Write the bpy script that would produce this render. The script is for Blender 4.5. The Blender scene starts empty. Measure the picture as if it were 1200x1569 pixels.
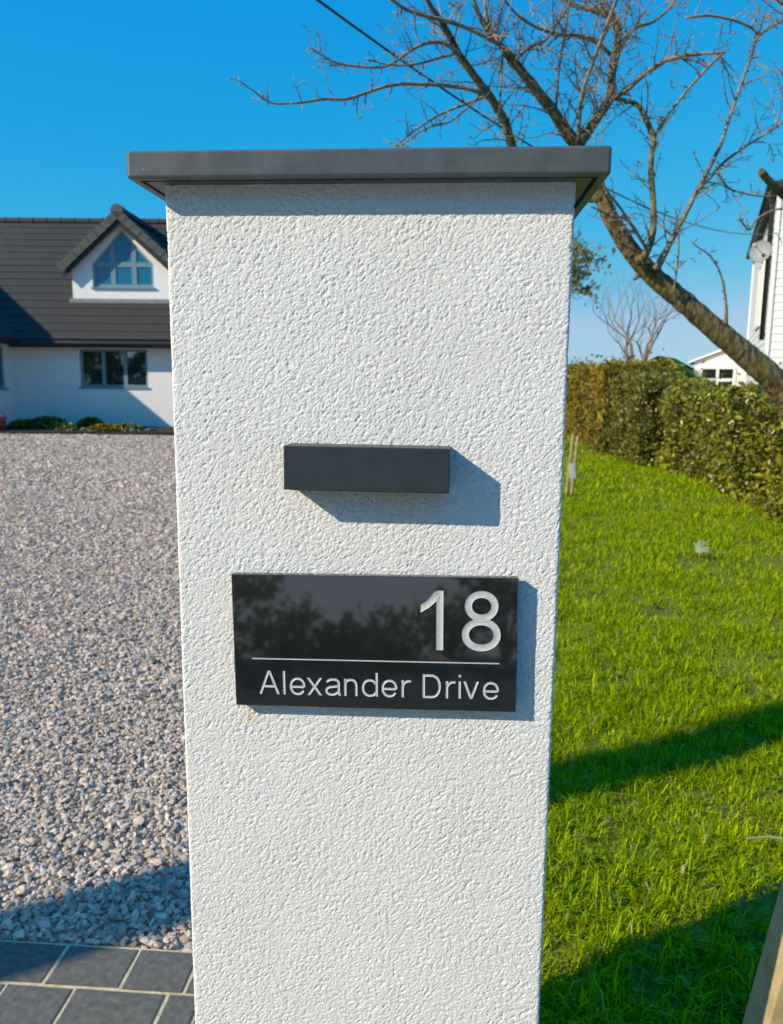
import bpy, bmesh, math, random
import numpy as np
from mathutils import Vector, noise

random.seed(7)
rng = np.random.default_rng(7)
sc = bpy.context.scene
col = sc.collection

# ------------------------------------------------------------------ camera, sky, sun, exposure
FPX, W_PX, H_PX = 1223.0, 1200.0, 1569.0
PITCH, ROLL, YAW = math.radians(9.40), math.radians(0.505), math.radians(4.124)
CAM = Vector((0.0981, -0.9303, 1.45))
c_, s_ = math.cos(YAW), math.sin(YAW)
FWD = Vector((-s_ * math.cos(PITCH), c_ * math.cos(PITCH), -math.sin(PITCH)))
RGT = Vector((c_, s_, 0))
UP = RGT.cross(FWD)
FH = Vector((-s_, c_, 0))

cam_d = bpy.data.cameras.new('camera')
cam = bpy.data.objects.new('camera', cam_d)
col.objects.link(cam)
cam.location = CAM
cr_, sr_ = math.cos(ROLL), math.sin(ROLL)
from mathutils import Matrix
r2 = RGT * cr_ + UP * sr_
u2 = UP * cr_ - RGT * sr_
M = Matrix((r2, u2, -FWD)).transposed()
cam.rotation_euler = M.to_euler()
cam_d.sensor_fit = 'VERTICAL'
cam_d.sensor_height = 36.0
cam_d.lens = FPX / H_PX * 36.0
cam_d.clip_end = 3000
cam_d.clip_start = 0.05
cam_d.dof.use_dof = True
cam_d.dof.focus_distance = 0.95
cam_d.dof.aperture_fstop = 10.5
sc.camera = cam

SUN_TO = Vector((-1.58, -1.0, 1.14)).normalized()
world = bpy.data.worlds.new('World')
sc.world = world
world.use_nodes = True
wn, wl = world.node_tree.nodes, world.node_tree.links
sky = wn.new('ShaderNodeTexSky')
sky.sky_type = 'NISHITA'
sky.sun_disc = False
sky.sun_elevation = math.asin(SUN_TO.z)
sky.sun_rotation = math.atan2(SUN_TO.x, SUN_TO.y)
sky.air_density = 1.0
sky.dust_density = 0.15
sky.ozone_density = 2.0
# grade the clear sky toward the deep, evenly bright azure of the day: one curve per channel, over the whole dome
sep = wn.new('ShaderNodeSeparateColor'); com = wn.new('ShaderNodeCombineColor')
wl.new(sky.outputs[0], sep.inputs[0])
def _m(op, a, b):
    n = wn.new('ShaderNodeMath'); n.operation = op
    for i, q in enumerate((a, b)):
        if isinstance(q, float): n.inputs[i].default_value = q
        else: wl.new(q, n.inputs[i])
    return n.outputs[0]
g_ = _m('MULTIPLY', _m('POWER', sep.outputs[1], .5), 1.85)
b_ = _m('MULTIPLY', _m('POWER', sep.outputs[2], .10), 5.6)
r_ = _m('MINIMUM', _m('MULTIPLY', _m('POWER', sep.outputs[0], 2.6), .035), _m('MULTIPLY', g_, .63))
for i, q in enumerate((r_, g_, b_)): wl.new(q, com.inputs[i])
wl.new(com.outputs[0], wn['Background'].inputs[0])
wn['Background'].inputs[1].default_value = 0.107

sun_d = bpy.data.lights.new('sun', 'SUN')
sun_d.energy = 4.95
sun_d.angle = math.radians(0.53)
sun_d.color = (1.0, 0.87, 0.67)
sun = bpy.data.objects.new('sun', sun_d)
col.objects.link(sun)
sun.rotation_euler = SUN_TO.to_track_quat('Z', 'Y').to_euler()

sc.view_settings.view_transform = 'Standard'
sc.view_settings.look = 'None'
sc.view_settings.exposure = 0.13
sc.view_settings.gamma = 1.0
sc.render.engine = 'CYCLES'
sc.cycles.max_bounces = 5
sc.cycles.use_denoising = True

# ------------------------------------------------------------------ helpers
def ray(px, py):
    X, Y = px - 600, py - 784.5
    X, Y = X * cr_ + Y * sr_, -X * sr_ + Y * cr_
    return RGT * (X / FPX) - UP * (Y / FPX) + FWD

def P(px, py, fwd):
    """survey point: a sight line followed out to a measured horizontal distance"""
    v = ray(px, py)
    return CAM + v * (fwd / v.dot(FH))

def G(px, py):
    v = ray(px, py)
    return CAM + v * (CAM.z / -v.z)

def cw(lat, fwd, z=0.0):
    p = CAM + RGT * lat + FH * fwd
    return Vector((p.x, p.y, z))

def proj_np(p):
    v = p - np.array(CAM)
    x = v @ np.array(RGT); y = v @ np.array(UP); z = v @ np.array(FWD)
    z = np.where(z < .05, .05, z)
    return 600 + FPX * x / z, 784.5 - FPX * y / z

def tag(o, label=None, cat=None, group=None, kind=None):
    if label: o['label'] = label
    if cat: o['category'] = cat
    if group: o['group'] = group
    if kind: o['kind'] = kind
    return o

def empty(name, loc, rz=0.0):
    o = bpy.data.objects.new(name, None)
    o.empty_display_size = .1
    col.objects.link(o)
    o.location = loc
    o.rotation_euler = (0, 0, rz)
    return o

def link(name, me, mat, parent=None, loc=None):
    o = bpy.data.objects.new(name, me)
    if mat is not None and not me.materials:
        me.materials.append(mat)
    col.objects.link(o)
    if parent: o.parent = parent
    if loc is not None: o.location = loc
    return o

def np_mesh(name, verts, faces, smooth=False):
    """fast mesh from numpy arrays; faces is an (n,k) array"""
    me = bpy.data.meshes.new(name)
    verts = np.asarray(verts, dtype=np.float32); faces = np.asarray(faces, dtype=np.int32)
    n, k = faces.shape
    me.vertices.add(len(verts)); me.vertices.foreach_set('co', verts.ravel())
    me.loops.add(n * k); me.loops.foreach_set('vertex_index', faces.ravel())
    me.polygons.add(n)
    me.polygons.foreach_set('loop_start', np.arange(0, n * k, k, dtype=np.int32))
    me.polygons.foreach_set('loop_total', np.full(n, k, dtype=np.int32))
    me.polygons.foreach_set('use_smooth', np.full(n, smooth, dtype=bool))
    me.update(calc_edges=True)
    return me

class MB:
    def __init__(s):
        s.v = []; s.f = []
    def box(s, x0, x1, y0, y1, z0, z1):
        b = len(s.v)
        s.v += [(x, y, z) for z in (z0, z1) for y in (y0, y1) for x in (x0, x1)]
        for f in ((0, 2, 3, 1), (4, 5, 7, 6), (0, 1, 5, 4), (2, 6, 7, 3), (0, 4, 6, 2), (1, 3, 7, 5)):
            s.f.append(tuple(b + i for i in f))
        return s
    def prism(s, poly, axis, a0, a1):
        """poly: 2-D outline; axis 'y': poly is (x,z); axis 'x': poly is (y,z); axis 'z': poly is (x,y)"""
        b = len(s.v); n = len(poly)
        for a in (a0, a1):
            for (u, w) in poly:
                s.v.append((u, a, w) if axis == 'y' else (a, u, w) if axis == 'x' else (u, w, a))
        s.f.append(tuple(range(b, b + n))); s.f.append(tuple(range(b + 2 * n - 1, b + n - 1, -1)))
        for i in range(n):
            j = (i + 1) % n
            s.f.append((b + i, b + n + i, b + n + j, b + j))
        return s
    def slab(s, p, ax, ay, n, t):
        """flat plate: corner p, edge vectors ax, ay, thickness t along n"""
        p, ax, ay, n = map(Vector, (p, ax, ay, n)); b = len(s.v)
        for k in (0, t):
            for q in (p, p + ax, p + ax + ay, p + ay):
                s.v.append(tuple(q + n * k))
        for f in ((3, 2, 1, 0), (4, 5, 6, 7), (0, 1, 5, 4), (1, 2, 6, 5), (2, 3, 7, 6), (3, 0, 4, 7)):
            s.f.append(tuple(b + i for i in f))
        return s
    def tube(s, pts, rad, seg=6, cap=True, wob=0.0):
        pts = [Vector(p) for p in pts]; n = len(pts)
        if isinstance(rad, (int, float)): rad = [rad] * n
        b = len(s.v); prev = None
        for i, p in enumerate(pts):
            t = (pts[min(i + 1, n - 1)] - pts[max(i - 1, 0)])
            t = t.normalized() if t.length > 1e-9 else Vector((0, 0, 1))
            if prev is None:
                a = t.orthogonal().normalized()
            else:
                a = (prev - t * prev.dot(t))
                a = a.normalized() if a.length > 1e-6 else t.orthogonal().normalized()
            prev = a; bb = t.cross(a)
            for k in range(seg):
                an = 2 * math.pi * k / seg
                r = rad[i] * (1 + (wob * noise.noise((p + a * k) * 9.0) if wob else 0))
                s.v.append(tuple(p + (a * math.cos(an) + bb * math.sin(an)) * r))
        for i in range(n - 1):
            for k in range(seg):
                k2 = (k + 1) % seg
                s.f.append((b + i * seg + k, b + i * seg + k2, b + (i + 1) * seg + k2, b + (i + 1) * seg + k))
        if cap:
            s.f.append(tuple(range(b + seg - 1, b - 1, -1)))
            s.f.append(tuple(range(b + (n - 1) * seg, b + n * seg)))
        return s
    def mesh(s, name, smooth=False):
        me = bpy.data.meshes.new(name)
        me.from_pydata(s.v, [], s.f)
        if smooth:
            me.polygons.foreach_set('use_smooth', [True] * len(me.polygons))
        me.update()
        return me
    def build(s, name, mat, parent=None, loc=None, smooth=False, bevel=0.0):
        me = s.mesh(name, smooth)
        if bevel:
            bm = bmesh.new(); bm.from_mesh(me)
            bmesh.ops.bevel(bm, geom=list(bm.edges), offset=bevel, segments=2, affect='EDGES', profile=.6)
            bm.to_mesh(me); bm.free()
        return link(name, me, mat, parent, loc)

# ------------------------------------------------------------------ materials
def mat(name, rgb, rough=.7, var=0.0, vscale=8.0, rgb2=None, bump=0.0, bscale=60.0, spec=.5, island=0.0, metal=0.0,
        transl=0.0, detail=4.0, bdist=0.004, ior=None, speck=None):
    m = bpy.data.materials.new(name); m.use_nodes = True
    nt = m.node_tree; N, L = nt.nodes, nt.links
    b = N['Principled BSDF']
    b.inputs['Roughness'].default_value = rough
    b.inputs['Specular IOR Level'].default_value = spec
    b.inputs['Metallic'].default_value = metal
    if ior: b.inputs['IOR'].default_value = ior
    tc = N.new('ShaderNodeTexCoord')
    out = None
    if var or rgb2:
        nz = N.new('ShaderNodeTexNoise'); nz.inputs['Scale'].default_value = vscale; nz.inputs['Detail'].default_value = detail
        nz.inputs['Roughness'].default_value = .65
        L.new(tc.outputs['Object'], nz.inputs['Vector'])
        rp = N.new('ShaderNodeValToRGB')
        a = rgb; c2 = rgb2 or tuple(max(0, x * (1 - var)) for x in rgb)
        if not rgb2: a = tuple(min(1, x * (1 + var)) for x in rgb)
        rp.color_ramp.elements[0].position = .36; rp.color_ramp.elements[1].position = .66
        rp.color_ramp.elements[0].color = (*a, 1); rp.color_ramp.elements[1].color = (*c2, 1)
        L.new(nz.outputs['Fac'], rp.inputs['Fac']); out = rp.outputs['Color']
    if island:
        g = N.new('ShaderNodeNewGeometry')
        hsv = N.new('ShaderNodeHueSaturation')
        if out: L.new(out, hsv.inputs['Color'])
        else: hsv.inputs['Color'].default_value = (*rgb, 1)
        mr = N.new('ShaderNodeMapRange'); mr.inputs['To Min'].default_value = 1 - island; mr.inputs['To Max'].default_value = 1 + island
        L.new(g.outputs['Random Per Island'], mr.inputs['Value']); L.new(mr.outputs[0], hsv.inputs['Value'])
        wn_ = N.new('ShaderNodeTexWhiteNoise'); wn_.noise_dimensions = '1D'
        L.new(g.outputs['Random Per Island'], wn_.inputs['W'])
        m2 = N.new('ShaderNodeMapRange'); m2.inputs['To Min'].default_value = .5 - .025 * island; m2.inputs['To Max'].default_value = .5 + .025 * island
        L.new(wn_.outputs['Value'], m2.inputs['Value']); L.new(m2.outputs[0], hsv.inputs['Hue'])
        out = hsv.outputs['Color']
    if speck:      # small pale marks: dried splashes and chips
        (srgb, sscale, amount) = speck
        vo = N.new('ShaderNodeTexVoronoi'); vo.inputs['Scale'].default_value = sscale; L.new(tc.outputs['Object'], vo.inputs['Vector'])
        nz2 = N.new('ShaderNodeTexNoise'); nz2.inputs['Scale'].default_value = sscale * .25; nz2.inputs['Detail'].default_value = 2; L.new(tc.outputs['Object'], nz2.inputs['Vector'])
        ad = N.new('ShaderNodeMath'); ad.operation = 'MULTIPLY_ADD'; ad.inputs[1].default_value = 1.6
        L.new(nz2.outputs['Fac'], ad.inputs[0]); L.new(vo.outputs['Distance'], ad.inputs[2])
        mr3 = N.new('ShaderNodeMapRange'); mr3.inputs['From Min'].default_value = amount; mr3.inputs['From Max'].default_value = amount + .06
        mr3.inputs['To Min'].default_value = .55; mr3.inputs['To Max'].default_value = 0
        L.new(ad.outputs[0], mr3.inputs['Value'])
        mxs = N.new('ShaderNodeMixRGB'); mxs.inputs[2].default_value = (*srgb, 1); L.new(mr3.outputs[0], mxs.inputs[0])
        if out: L.new(out, mxs.inputs[1])
        else: mxs.inputs[1].default_value = (*rgb, 1)
        out = mxs.outputs[0]
    if out: L.new(out, b.inputs['Base Color'])
    else: b.inputs['Base Color'].default_value = (*rgb, 1)
    if bump:
        nb = N.new('ShaderNodeTexNoise'); nb.inputs['Scale'].default_value = bscale; nb.inputs['Detail'].default_value = 5
        L.new(tc.outputs['Object'], nb.inputs['Vector'])
        bp = N.new('ShaderNodeBump'); bp.inputs['Strength'].default_value = bump; bp.inputs['Distance'].default_value = bdist
        L.new(nb.outputs['Fac'], bp.inputs['Height']); L.new(bp.outputs[0], b.inputs['Normal'])
    if transl:
        tr = N.new('ShaderNodeBsdfTranslucent'); mx = N.new('ShaderNodeMixShader'); mx.inputs[0].default_value = transl
        if out: L.new(out, tr.inputs['Color'])
        else: tr.inputs['Color'].default_value = (*rgb, 1)
        L.new(b.outputs[0], mx.inputs[1]); L.new(tr.outputs[0], mx.inputs[2]); L.new(mx.outputs[0], N['Material Output'].inputs[0])
    return m

def render_mat():
    m = bpy.data.materials.new('rough_white_render'); m.use_nodes = True
    m.displacement_method = 'DISPLACEMENT'
    N, L = m.node_tree.nodes, m.node_tree.links
    b = N['Principled BSDF']; b.inputs['Roughness'].default_value = .9; b.inputs['Specular IOR Level'].default_value = .2
    tc = N.new('ShaderNodeTexCoord')
    # slightly warped coordinates so that the dabs run together
    n0 = N.new('ShaderNodeTexNoise'); n0.inputs['Scale'].default_value = 14; n0.inputs['Detail'].default_value = 2
    L.new(tc.outputs['Object'], n0.inputs['Vector'])
    n1 = N.new('ShaderNodeTexNoise'); n1.inputs['Scale'].default_value = 240; n1.inputs['Detail'].default_value = 2.5
    n1.inputs['Roughness'].default_value = .55; n1.inputs['Distortion'].default_value = .9
    L.new(tc.outputs['Object'], n1.inputs['Vector'])
    r1 = N.new('ShaderNodeMapRange'); r1.interpolation_type = 'SMOOTHSTEP'
    r1.inputs['From Min'].default_value = .36; r1.inputs['From Max'].default_value = .50
    L.new(n1.outputs['Fac'], r1.inputs['Value'])
    n2 = N.new('ShaderNodeTexNoise'); n2.inputs['Scale'].default_value = 360; n2.inputs['Detail'].default_value = 2.5; n2.inputs['Roughness'].default_value = .6; n2.inputs['Distortion'].default_value = .7
    L.new(tc.outputs['Object'], n2.inputs['Vector'])
    m2 = N.new('ShaderNodeMath'); m2.operation = 'MULTIPLY'; m2.inputs[1].default_value = .5; L.new(n2.outputs['Fac'], m2.inputs[0])
    a2 = N.new('ShaderNodeMath'); a2.operation = 'ADD'; L.new(r1.outputs[0], a2.inputs[0]); L.new(m2.outputs[0], a2.inputs[1])
    # strength of the texture drifts over the face as the trowel did
    dr = N.new('ShaderNodeMapRange'); dr.inputs['From Min'].default_value = .3; dr.inputs['From Max'].default_value = .7
    dr.inputs['To Min'].default_value = .75; dr.inputs['To Max'].default_value = 1.15
    L.new(n0.outputs['Fac'], dr.inputs['Value'])
    mu = N.new('ShaderNodeMath'); mu.operation = 'MULTIPLY'; L.new(a2.outputs[0], mu.inputs[0]); L.new(dr.outputs[0], mu.inputs[1])
    bp = N.new('ShaderNodeBump'); bp.inputs['Strength'].default_value = 1.0; bp.inputs['Distance'].default_value = .0005
    r2_ = N.new('ShaderNodeMapRange'); r2_.interpolation_type = 'SMOOTHSTEP'; r2_.inputs['From Min'].default_value = .36; r2_.inputs['From Max'].default_value = .55
    L.new(n2.outputs['Fac'], r2_.inputs['Value'])
    L.new(r2_.outputs[0], bp.inputs['Height']); L.new(bp.outputs[0], b.inputs['Normal'])
    d = N.new('ShaderNodeDisplacement'); d.inputs['Scale'].default_value = .00115; d.inputs['Midlevel'].default_value = 1.0
    L.new(mu.outputs[0], d.inputs['Height']); L.new(d.outputs[0], N['Material Output'].inputs['Displacement'])
    # colour: off-white, a little dirt low down in the pores, a small ochre stain under the plate
    nz = N.new('ShaderNodeTexNoise'); nz.inputs['Scale'].default_value = 5; nz.inputs['Detail'].default_value = 6
    L.new(tc.outputs['Object'], nz.inputs['Vector'])
    rp = N.new('ShaderNodeValToRGB'); rp.color_ramp.elements[0].color = (.785, .78, .77, 1); rp.color_ramp.elements[1].color = (.83, .83, .825, 1)
    rp.color_ramp.elements[0].position = .35; rp.color_ramp.elements[1].position = .65
    L.new(nz.outputs['Fac'], rp.inputs['Fac'])
    vs = N.new('ShaderNodeVectorMath'); vs.operation = 'DISTANCE'; vs.inputs[1].default_value = (-.142, 0, 1.034)
    L.new(tc.outputs['Object'], vs.inputs[0])
    ns = N.new('ShaderNodeMath'); ns.operation = 'MULTIPLY_ADD'; ns.inputs[1].default_value = .02
    L.new(n1.outputs['Fac'], ns.inputs[0]); L.new(vs.outputs['Value'], ns.inputs[2])
    st = N.new('ShaderNodeMapRange'); st.inputs['From Min'].default_value = .012; st.inputs['From Max'].default_value = .03
    st.inputs['To Min'].default_value = .5; st.inputs['To Max'].default_value = 0
    L.new(ns.outputs[0], st.inputs['Value'])
    mx = N.new('ShaderNodeMixRGB'); mx.inputs[2].default_value = (.72, .64, .42, 1)
    L.new(st.outputs[0], mx.inputs[0]); L.new(rp.outputs[0], mx.inputs[1]); L.new(mx.outputs[0], b.inputs['Base Color'])
    return m

def bark_mat():
    m = bpy.data.materials.new('cherry_bark'); m.use_nodes = True
    N, L = m.node_tree.nodes, m.node_tree.links
    b = N['Principled BSDF']; b.inputs['Roughness'].default_value = .65; b.inputs['Specular IOR Level'].default_value = .35
    tc = N.new('ShaderNodeTexCoord'); mp = N.new('ShaderNodeMapping')
    mp.inputs['Rotation'].default_value = (0, math.radians(45), 0); mp.inputs['Scale'].default_value = (46, 13, 13)
    L.new(tc.outputs['Object'], mp.inputs['Vector'])
    n1 = N.new('ShaderNodeTexNoise'); n1.inputs['Scale'].default_value = 1; n1.inputs['Detail'].default_value = 5; n1.inputs['Roughness'].default_value = .7; n1.inputs['Distortion'].default_value = .6
    L.new(mp.outputs[0], n1.inputs['Vector'])
    rp = N.new('ShaderNodeValToRGB'); e = rp.color_ramp.elements
    e[0].position = .32; e[0].color = (.014, .010, .007, 1); e[1].position = .70; e[1].color = (.34, .26, .13, 1)
    x = rp.color_ramp.elements.new(.46); x.color = (.085, .062, .034, 1)
    x = rp.color_ramp.elements.new(.55); x.color = (.22, .165, .075, 1)
    L.new(n1.outputs['Fac'], rp.inputs['Fac'])
    n2 = N.new('ShaderNodeTexNoise'); n2.inputs['Scale'].default_value = 7; n2.inputs['Detail'].default_value = 5
    L.new(tc.outputs['Object'], n2.inputs['Vector'])
    mr = N.new('ShaderNodeMapRange'); mr.inputs['From Min'].default_value = .48; mr.inputs['From Max'].default_value = .62; mr.inputs['To Max'].default_value = .35
    L.new(n2.outputs['Fac'], mr.inputs['Value'])
    mx = N.new('ShaderNodeMixRGB'); mx.inputs[2].default_value = (.19, .18, .03, 1)
    L.new(mr.outputs[0], mx.inputs[0]); L.new(rp.outputs[0], mx.inputs[1]); L.new(mx.outputs[0], b.inputs['Base Color'])
    bp = N.new('ShaderNodeBump'); bp.inputs['Strength'].default_value = .9; bp.inputs['Distance'].default_value = .014
    L.new(n1.outputs['Fac'], bp.inputs['Height']); L.new(bp.outputs[0], b.inputs['Normal'])
    return m

M = dict(
    render=render_mat(),
    coping=mat('slate_grey_coping', (.082, .095, .102), .42, var=.18, vscale=30, bump=.08, bscale=220, bdist=.001, speck=((.4, .4, .38), 110, .63)),
    slot=mat('anthracite_powder_coat', (.026, .038, .045), .42, var=.12, vscale=40, bump=.05, bscale=500, bdist=.0005),
    slate=mat('honed_black_slate', (.012, .0158, .0165), .04, rgb2=(.017, .0205, .021), vscale=20, ior=2.05),
    silver=mat('silver_enamel', (.62, .63, .64), .45, var=.10, vscale=300, metal=.15),
    wallw=mat('smooth_white_render', (.80, .79, .77), .9, var=.03, vscale=3, bump=.2, bscale=120, bdist=.003),
    tile=mat('concrete_roof_tile', (.042, .039, .035), .75, rgb2=(.029, .0275, .025), vscale=5, bump=.3, bscale=80, bdist=.004),
    tileg=mat('grey_verge_tile', (.065, .072, .074), .7, var=.2, vscale=9, bump=.3, bscale=60, bdist=.004),
    fascia=mat('black_fascia', (.012, .013, .015), .5),
    frame=mat('grey_window_frame', (.145, .255, .315), .45),
    pane=mat('window_glass', (.012, .022, .03), .03, ior=2.1, spec=1.0),
    skyglass=mat('sky_painted_glass', (.008, .14, .27), .03, ior=1.6),  # blue sky reflection painted into the base colour of the dormer panes
    lead=mat('lead_flashing', (.22, .23, .25), .6, var=.2, vscale=10),
    soil=mat('dark_soil', (.022, .017, .013), .95, var=.5, vscale=12, bump=.8, bscale=20, bdist=.03),
    tsett=mat('dark_stone_sett', (.155, .142, .115), .8, rgb2=(.088, .083, .071), vscale=9, bump=.25, bscale=90, bdist=.003, speck=((.5, .44, .33), 60, .74)),
    mortar=mat('buff_mortar', (.60, .48, .31), .95, var=.2, vscale=40, bump=.6, bscale=150, bdist=.004),
    stone=mat('gravel_stone', (.52, .428, .35), .8, island=.38, spec=.3, bump=.25, bscale=200, bdist=.002),
    grass=mat('grass_blade', (.36, .45, .001), .6, island=.6, transl=.36, spec=.05, rgb2=(.27, .39, .002), vscale=2.2, detail=6),
    clover=mat('broad_weed_leaf', (.17, .25, .006), .5, island=.4, transl=.3, spec=.35),
    dry=mat('dry_straw', (.42, .34, .17), .7, island=.3, transl=.2),
    bark=bark_mat(),
    twig=mat('grey_brown_twig', (.30, .235, .15), .65, island=.35, rgb2=(.12, .095, .065), vscale=22),
    palet=mat('pale_far_twig', (.20, .165, .13), .8, island=.2),
    lich=mat('lichen_foliage', (.20, .19, .055), .8, island=.4, transl=.2),
    hedgeg=mat('green_hedge_leaf', (.29, .28, .014), .33, island=.75, transl=.25, spec=.6, rgb2=(.12, .125, .012), vscale=1.6),
    hedged=mat('dark_hedge_leaf', (.14, .152, .013), .45, island=.65, transl=.2, spec=.5, rgb2=(.18, .155, .014), vscale=1.3),
    hedgeb=mat('brown_beech_leaf', (.34, .24, .02), .6, island=.6, transl=.25, spec=.3, rgb2=(.13, .125, .014), vscale=.9),
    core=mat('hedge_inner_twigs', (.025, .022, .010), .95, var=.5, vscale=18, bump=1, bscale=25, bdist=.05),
    wood=mat('pale_sawn_timber', (.50, .39, .20), .7, rgb2=(.36, .27, .13), vscale=18, bump=.3, bscale=60, bdist=.003),
    stake=mat('weathered_stake', (.30, .24, .12), .8, var=.25, vscale=20),
    paper=mat('white_paper_tag', (.78, .78, .76), .7),
    board=mat('white_weatherboard', (.80, .80, .78), .6, var=.03, vscale=4),
    black=mat('black_plastic', (.012, .012, .014), .45),
    dish=mat('grey_dish', (.22, .23, .24), .5, var=.08, vscale=12),
    green=mat('green_shed_paint', (.06, .19, .045), .95, var=.2, vscale=6, spec=.05),
    pole=mat('creosoted_pole', (.09, .065, .045), .85, var=.3, vscale=15),
    red=mat('red_plastic', (.42, .04, .06), .45),
    tarmac=mat('tarmac', (.50, .49, .48), .9, var=.25, vscale=60, bump=.5, bscale=180, bdist=.004),
    leafpale=mat('pale_fallen_leaf', (.48, .56, .24), .6, var=.2, vscale=30, transl=.2),
    hill=mat('far_hill', (.10, .12, .10), .95, var=.2, vscale=.02),
    field=mat('far_field', (.09, .13, .025), .95, var=.3, vscale=.08),
)

# ------------------------------------------------------------------ the setting
me = MB().box(-900, 900, -300, 1500, -.35, -.06).mesh('ground')
tag(link('ground', me, M['field']), kind='structure')

def hills():
    v, f = [], []
    n = 160
    for i in range(n + 1):
        x = -500 + 1100 * i / n
        h = 2.6 + 3.2 * noise.noise((x * .012, 3.1, 0)) + 1.3 * noise.noise((x * .06, 9, 0)) + .8 * noise.noise((x * .3, 2, 0))
        for (yy, zz) in ((520, -.2), (540, max(.6, h) * .85), (580, max(.6, h)), (640, -.2)):
            v.append((x, yy, zz))
    for i in range(n):
        for k in range(3):
            a = i * 4 + k
            f.append((a, a + 4, a + 5, a + 1))
    o = link('hills', np_mesh('hills', v, f, True), M['hill'])
    tag(o, kind='structure')
hills()

# gravel drive: bed, and loose stones as real pieces where they can be told apart
def gravel_bed_mat():
    m = bpy.data.materials.new('gravel_bed'); m.use_nodes = True
    N, L = m.node_tree.nodes, m.node_tree.links
    b = N['Principled BSDF']; b.inputs['Roughness'].default_value = .9; b.inputs['Specular IOR Level'].default_value = .2
    tc = N.new('ShaderNodeTexCoord')
    v = N.new('ShaderNodeTexVoronoi'); v.inputs['Scale'].default_value = 42
    L.new(tc.outputs['Object'], v.inputs['Vector'])
    hsv = N.new('ShaderNodeSeparateColor'); L.new(v.outputs['Color'], hsv.inputs[0])
    rp = N.new('ShaderNodeValToRGB')
    rp.color_ramp.elements[0].color = (.40, .33, .27, 1); rp.color_ramp.elements[1].color = (.66, .545, .45, 1)
    L.new(hsv.outputs[0], rp.inputs['Fac'])
    nz = N.new('ShaderNodeTexNoise'); nz.inputs['Scale'].default_value = .7; nz.inputs['Detail'].default_value = 6
    L.new(tc.outputs['Object'], nz.inputs['Vector'])
    mr = N.new('ShaderNodeMapRange'); mr.inputs['To Min'].default_value = .8; mr.inputs['To Max'].default_value = 1.15
    L.new(nz.outputs['Fac'], mr.inputs['Value'])
    mm = N.new('ShaderNodeVectorMath'); mm.operation = 'SCALE'
    L.new(rp.outputs[0], mm.inputs[0]); L.new(mr.outputs[0], mm.inputs['Scale']); L.new(mm.outputs[0], b.inputs['Base Color'])
    bp = N.new('ShaderNodeBump'); bp.inputs['Strength'].default_value = 1; bp.inputs['Distance'].default_value = .012; bp.invert = True
    L.new(v.outputs['Distance'], bp.inputs['Height']); L.new(bp.outputs[0], b.inputs['Normal'])
    return m
DRIVE_Y0, DRIVE_Y1 = .865, 21.0
gx = 0.06
bed = MB().box(-19, gx, DRIVE_Y0, 19.2, -.2, -.012).build('gravel_driveway', gravel_bed_mat())
tag(bed, kind='structure')
# the far end of the drive follows the house, which stands a little askew
bd = MB(); 
pa, pb, pc, pd = cw(-14, 20.2), cw(3.2, 20.2), cw(3.2, 18.6), cw(-14, 18.6)

ICO_V = np.array([(0, 0, 1)] + [(math.cos(a) * .894, math.sin(a) * .894, .447) for a in np.arange(5) * 2 * math.pi / 5]
                 + [(math.cos(a) * .894, math.sin(a) * .894, -.447) for a in np.arange(5) * 2 * math.pi / 5 + math.pi / 5] + [(0, 0, -1)])
ICO_F = np.array([(0, 1 + i, 1 + (i + 1) % 5) for i in range(5)] + [(1 + i, 6 + i, 1 + (i + 1) % 5) for i in range(5)]
                 + [(1 + (i + 1) % 5, 6 + i, 6 + (i + 1) % 5) for i in range(5)] + [(11, 6 + (i + 1) % 5, 6 + i) for i in range(5)])

def rand_rot(n):
    q = rng.normal(size=(n, 4)); q /= np.linalg.norm(q, axis=1)[:, None]
    w, x, y, z = q.T
    return np.stack([np.stack([1 - 2 * (y * y + z * z), 2 * (x * y - z * w), 2 * (x * z + y * w)], -1),
                     np.stack([2 * (x * y + z * w), 1 - 2 * (x * x + z * z), 2 * (y * z - x * w)], -1),
                     np.stack([2 * (x * z - y * w), 2 * (y * z + x * w), 1 - 2 * (x * x + y * y)], -1)], 1)

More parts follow.
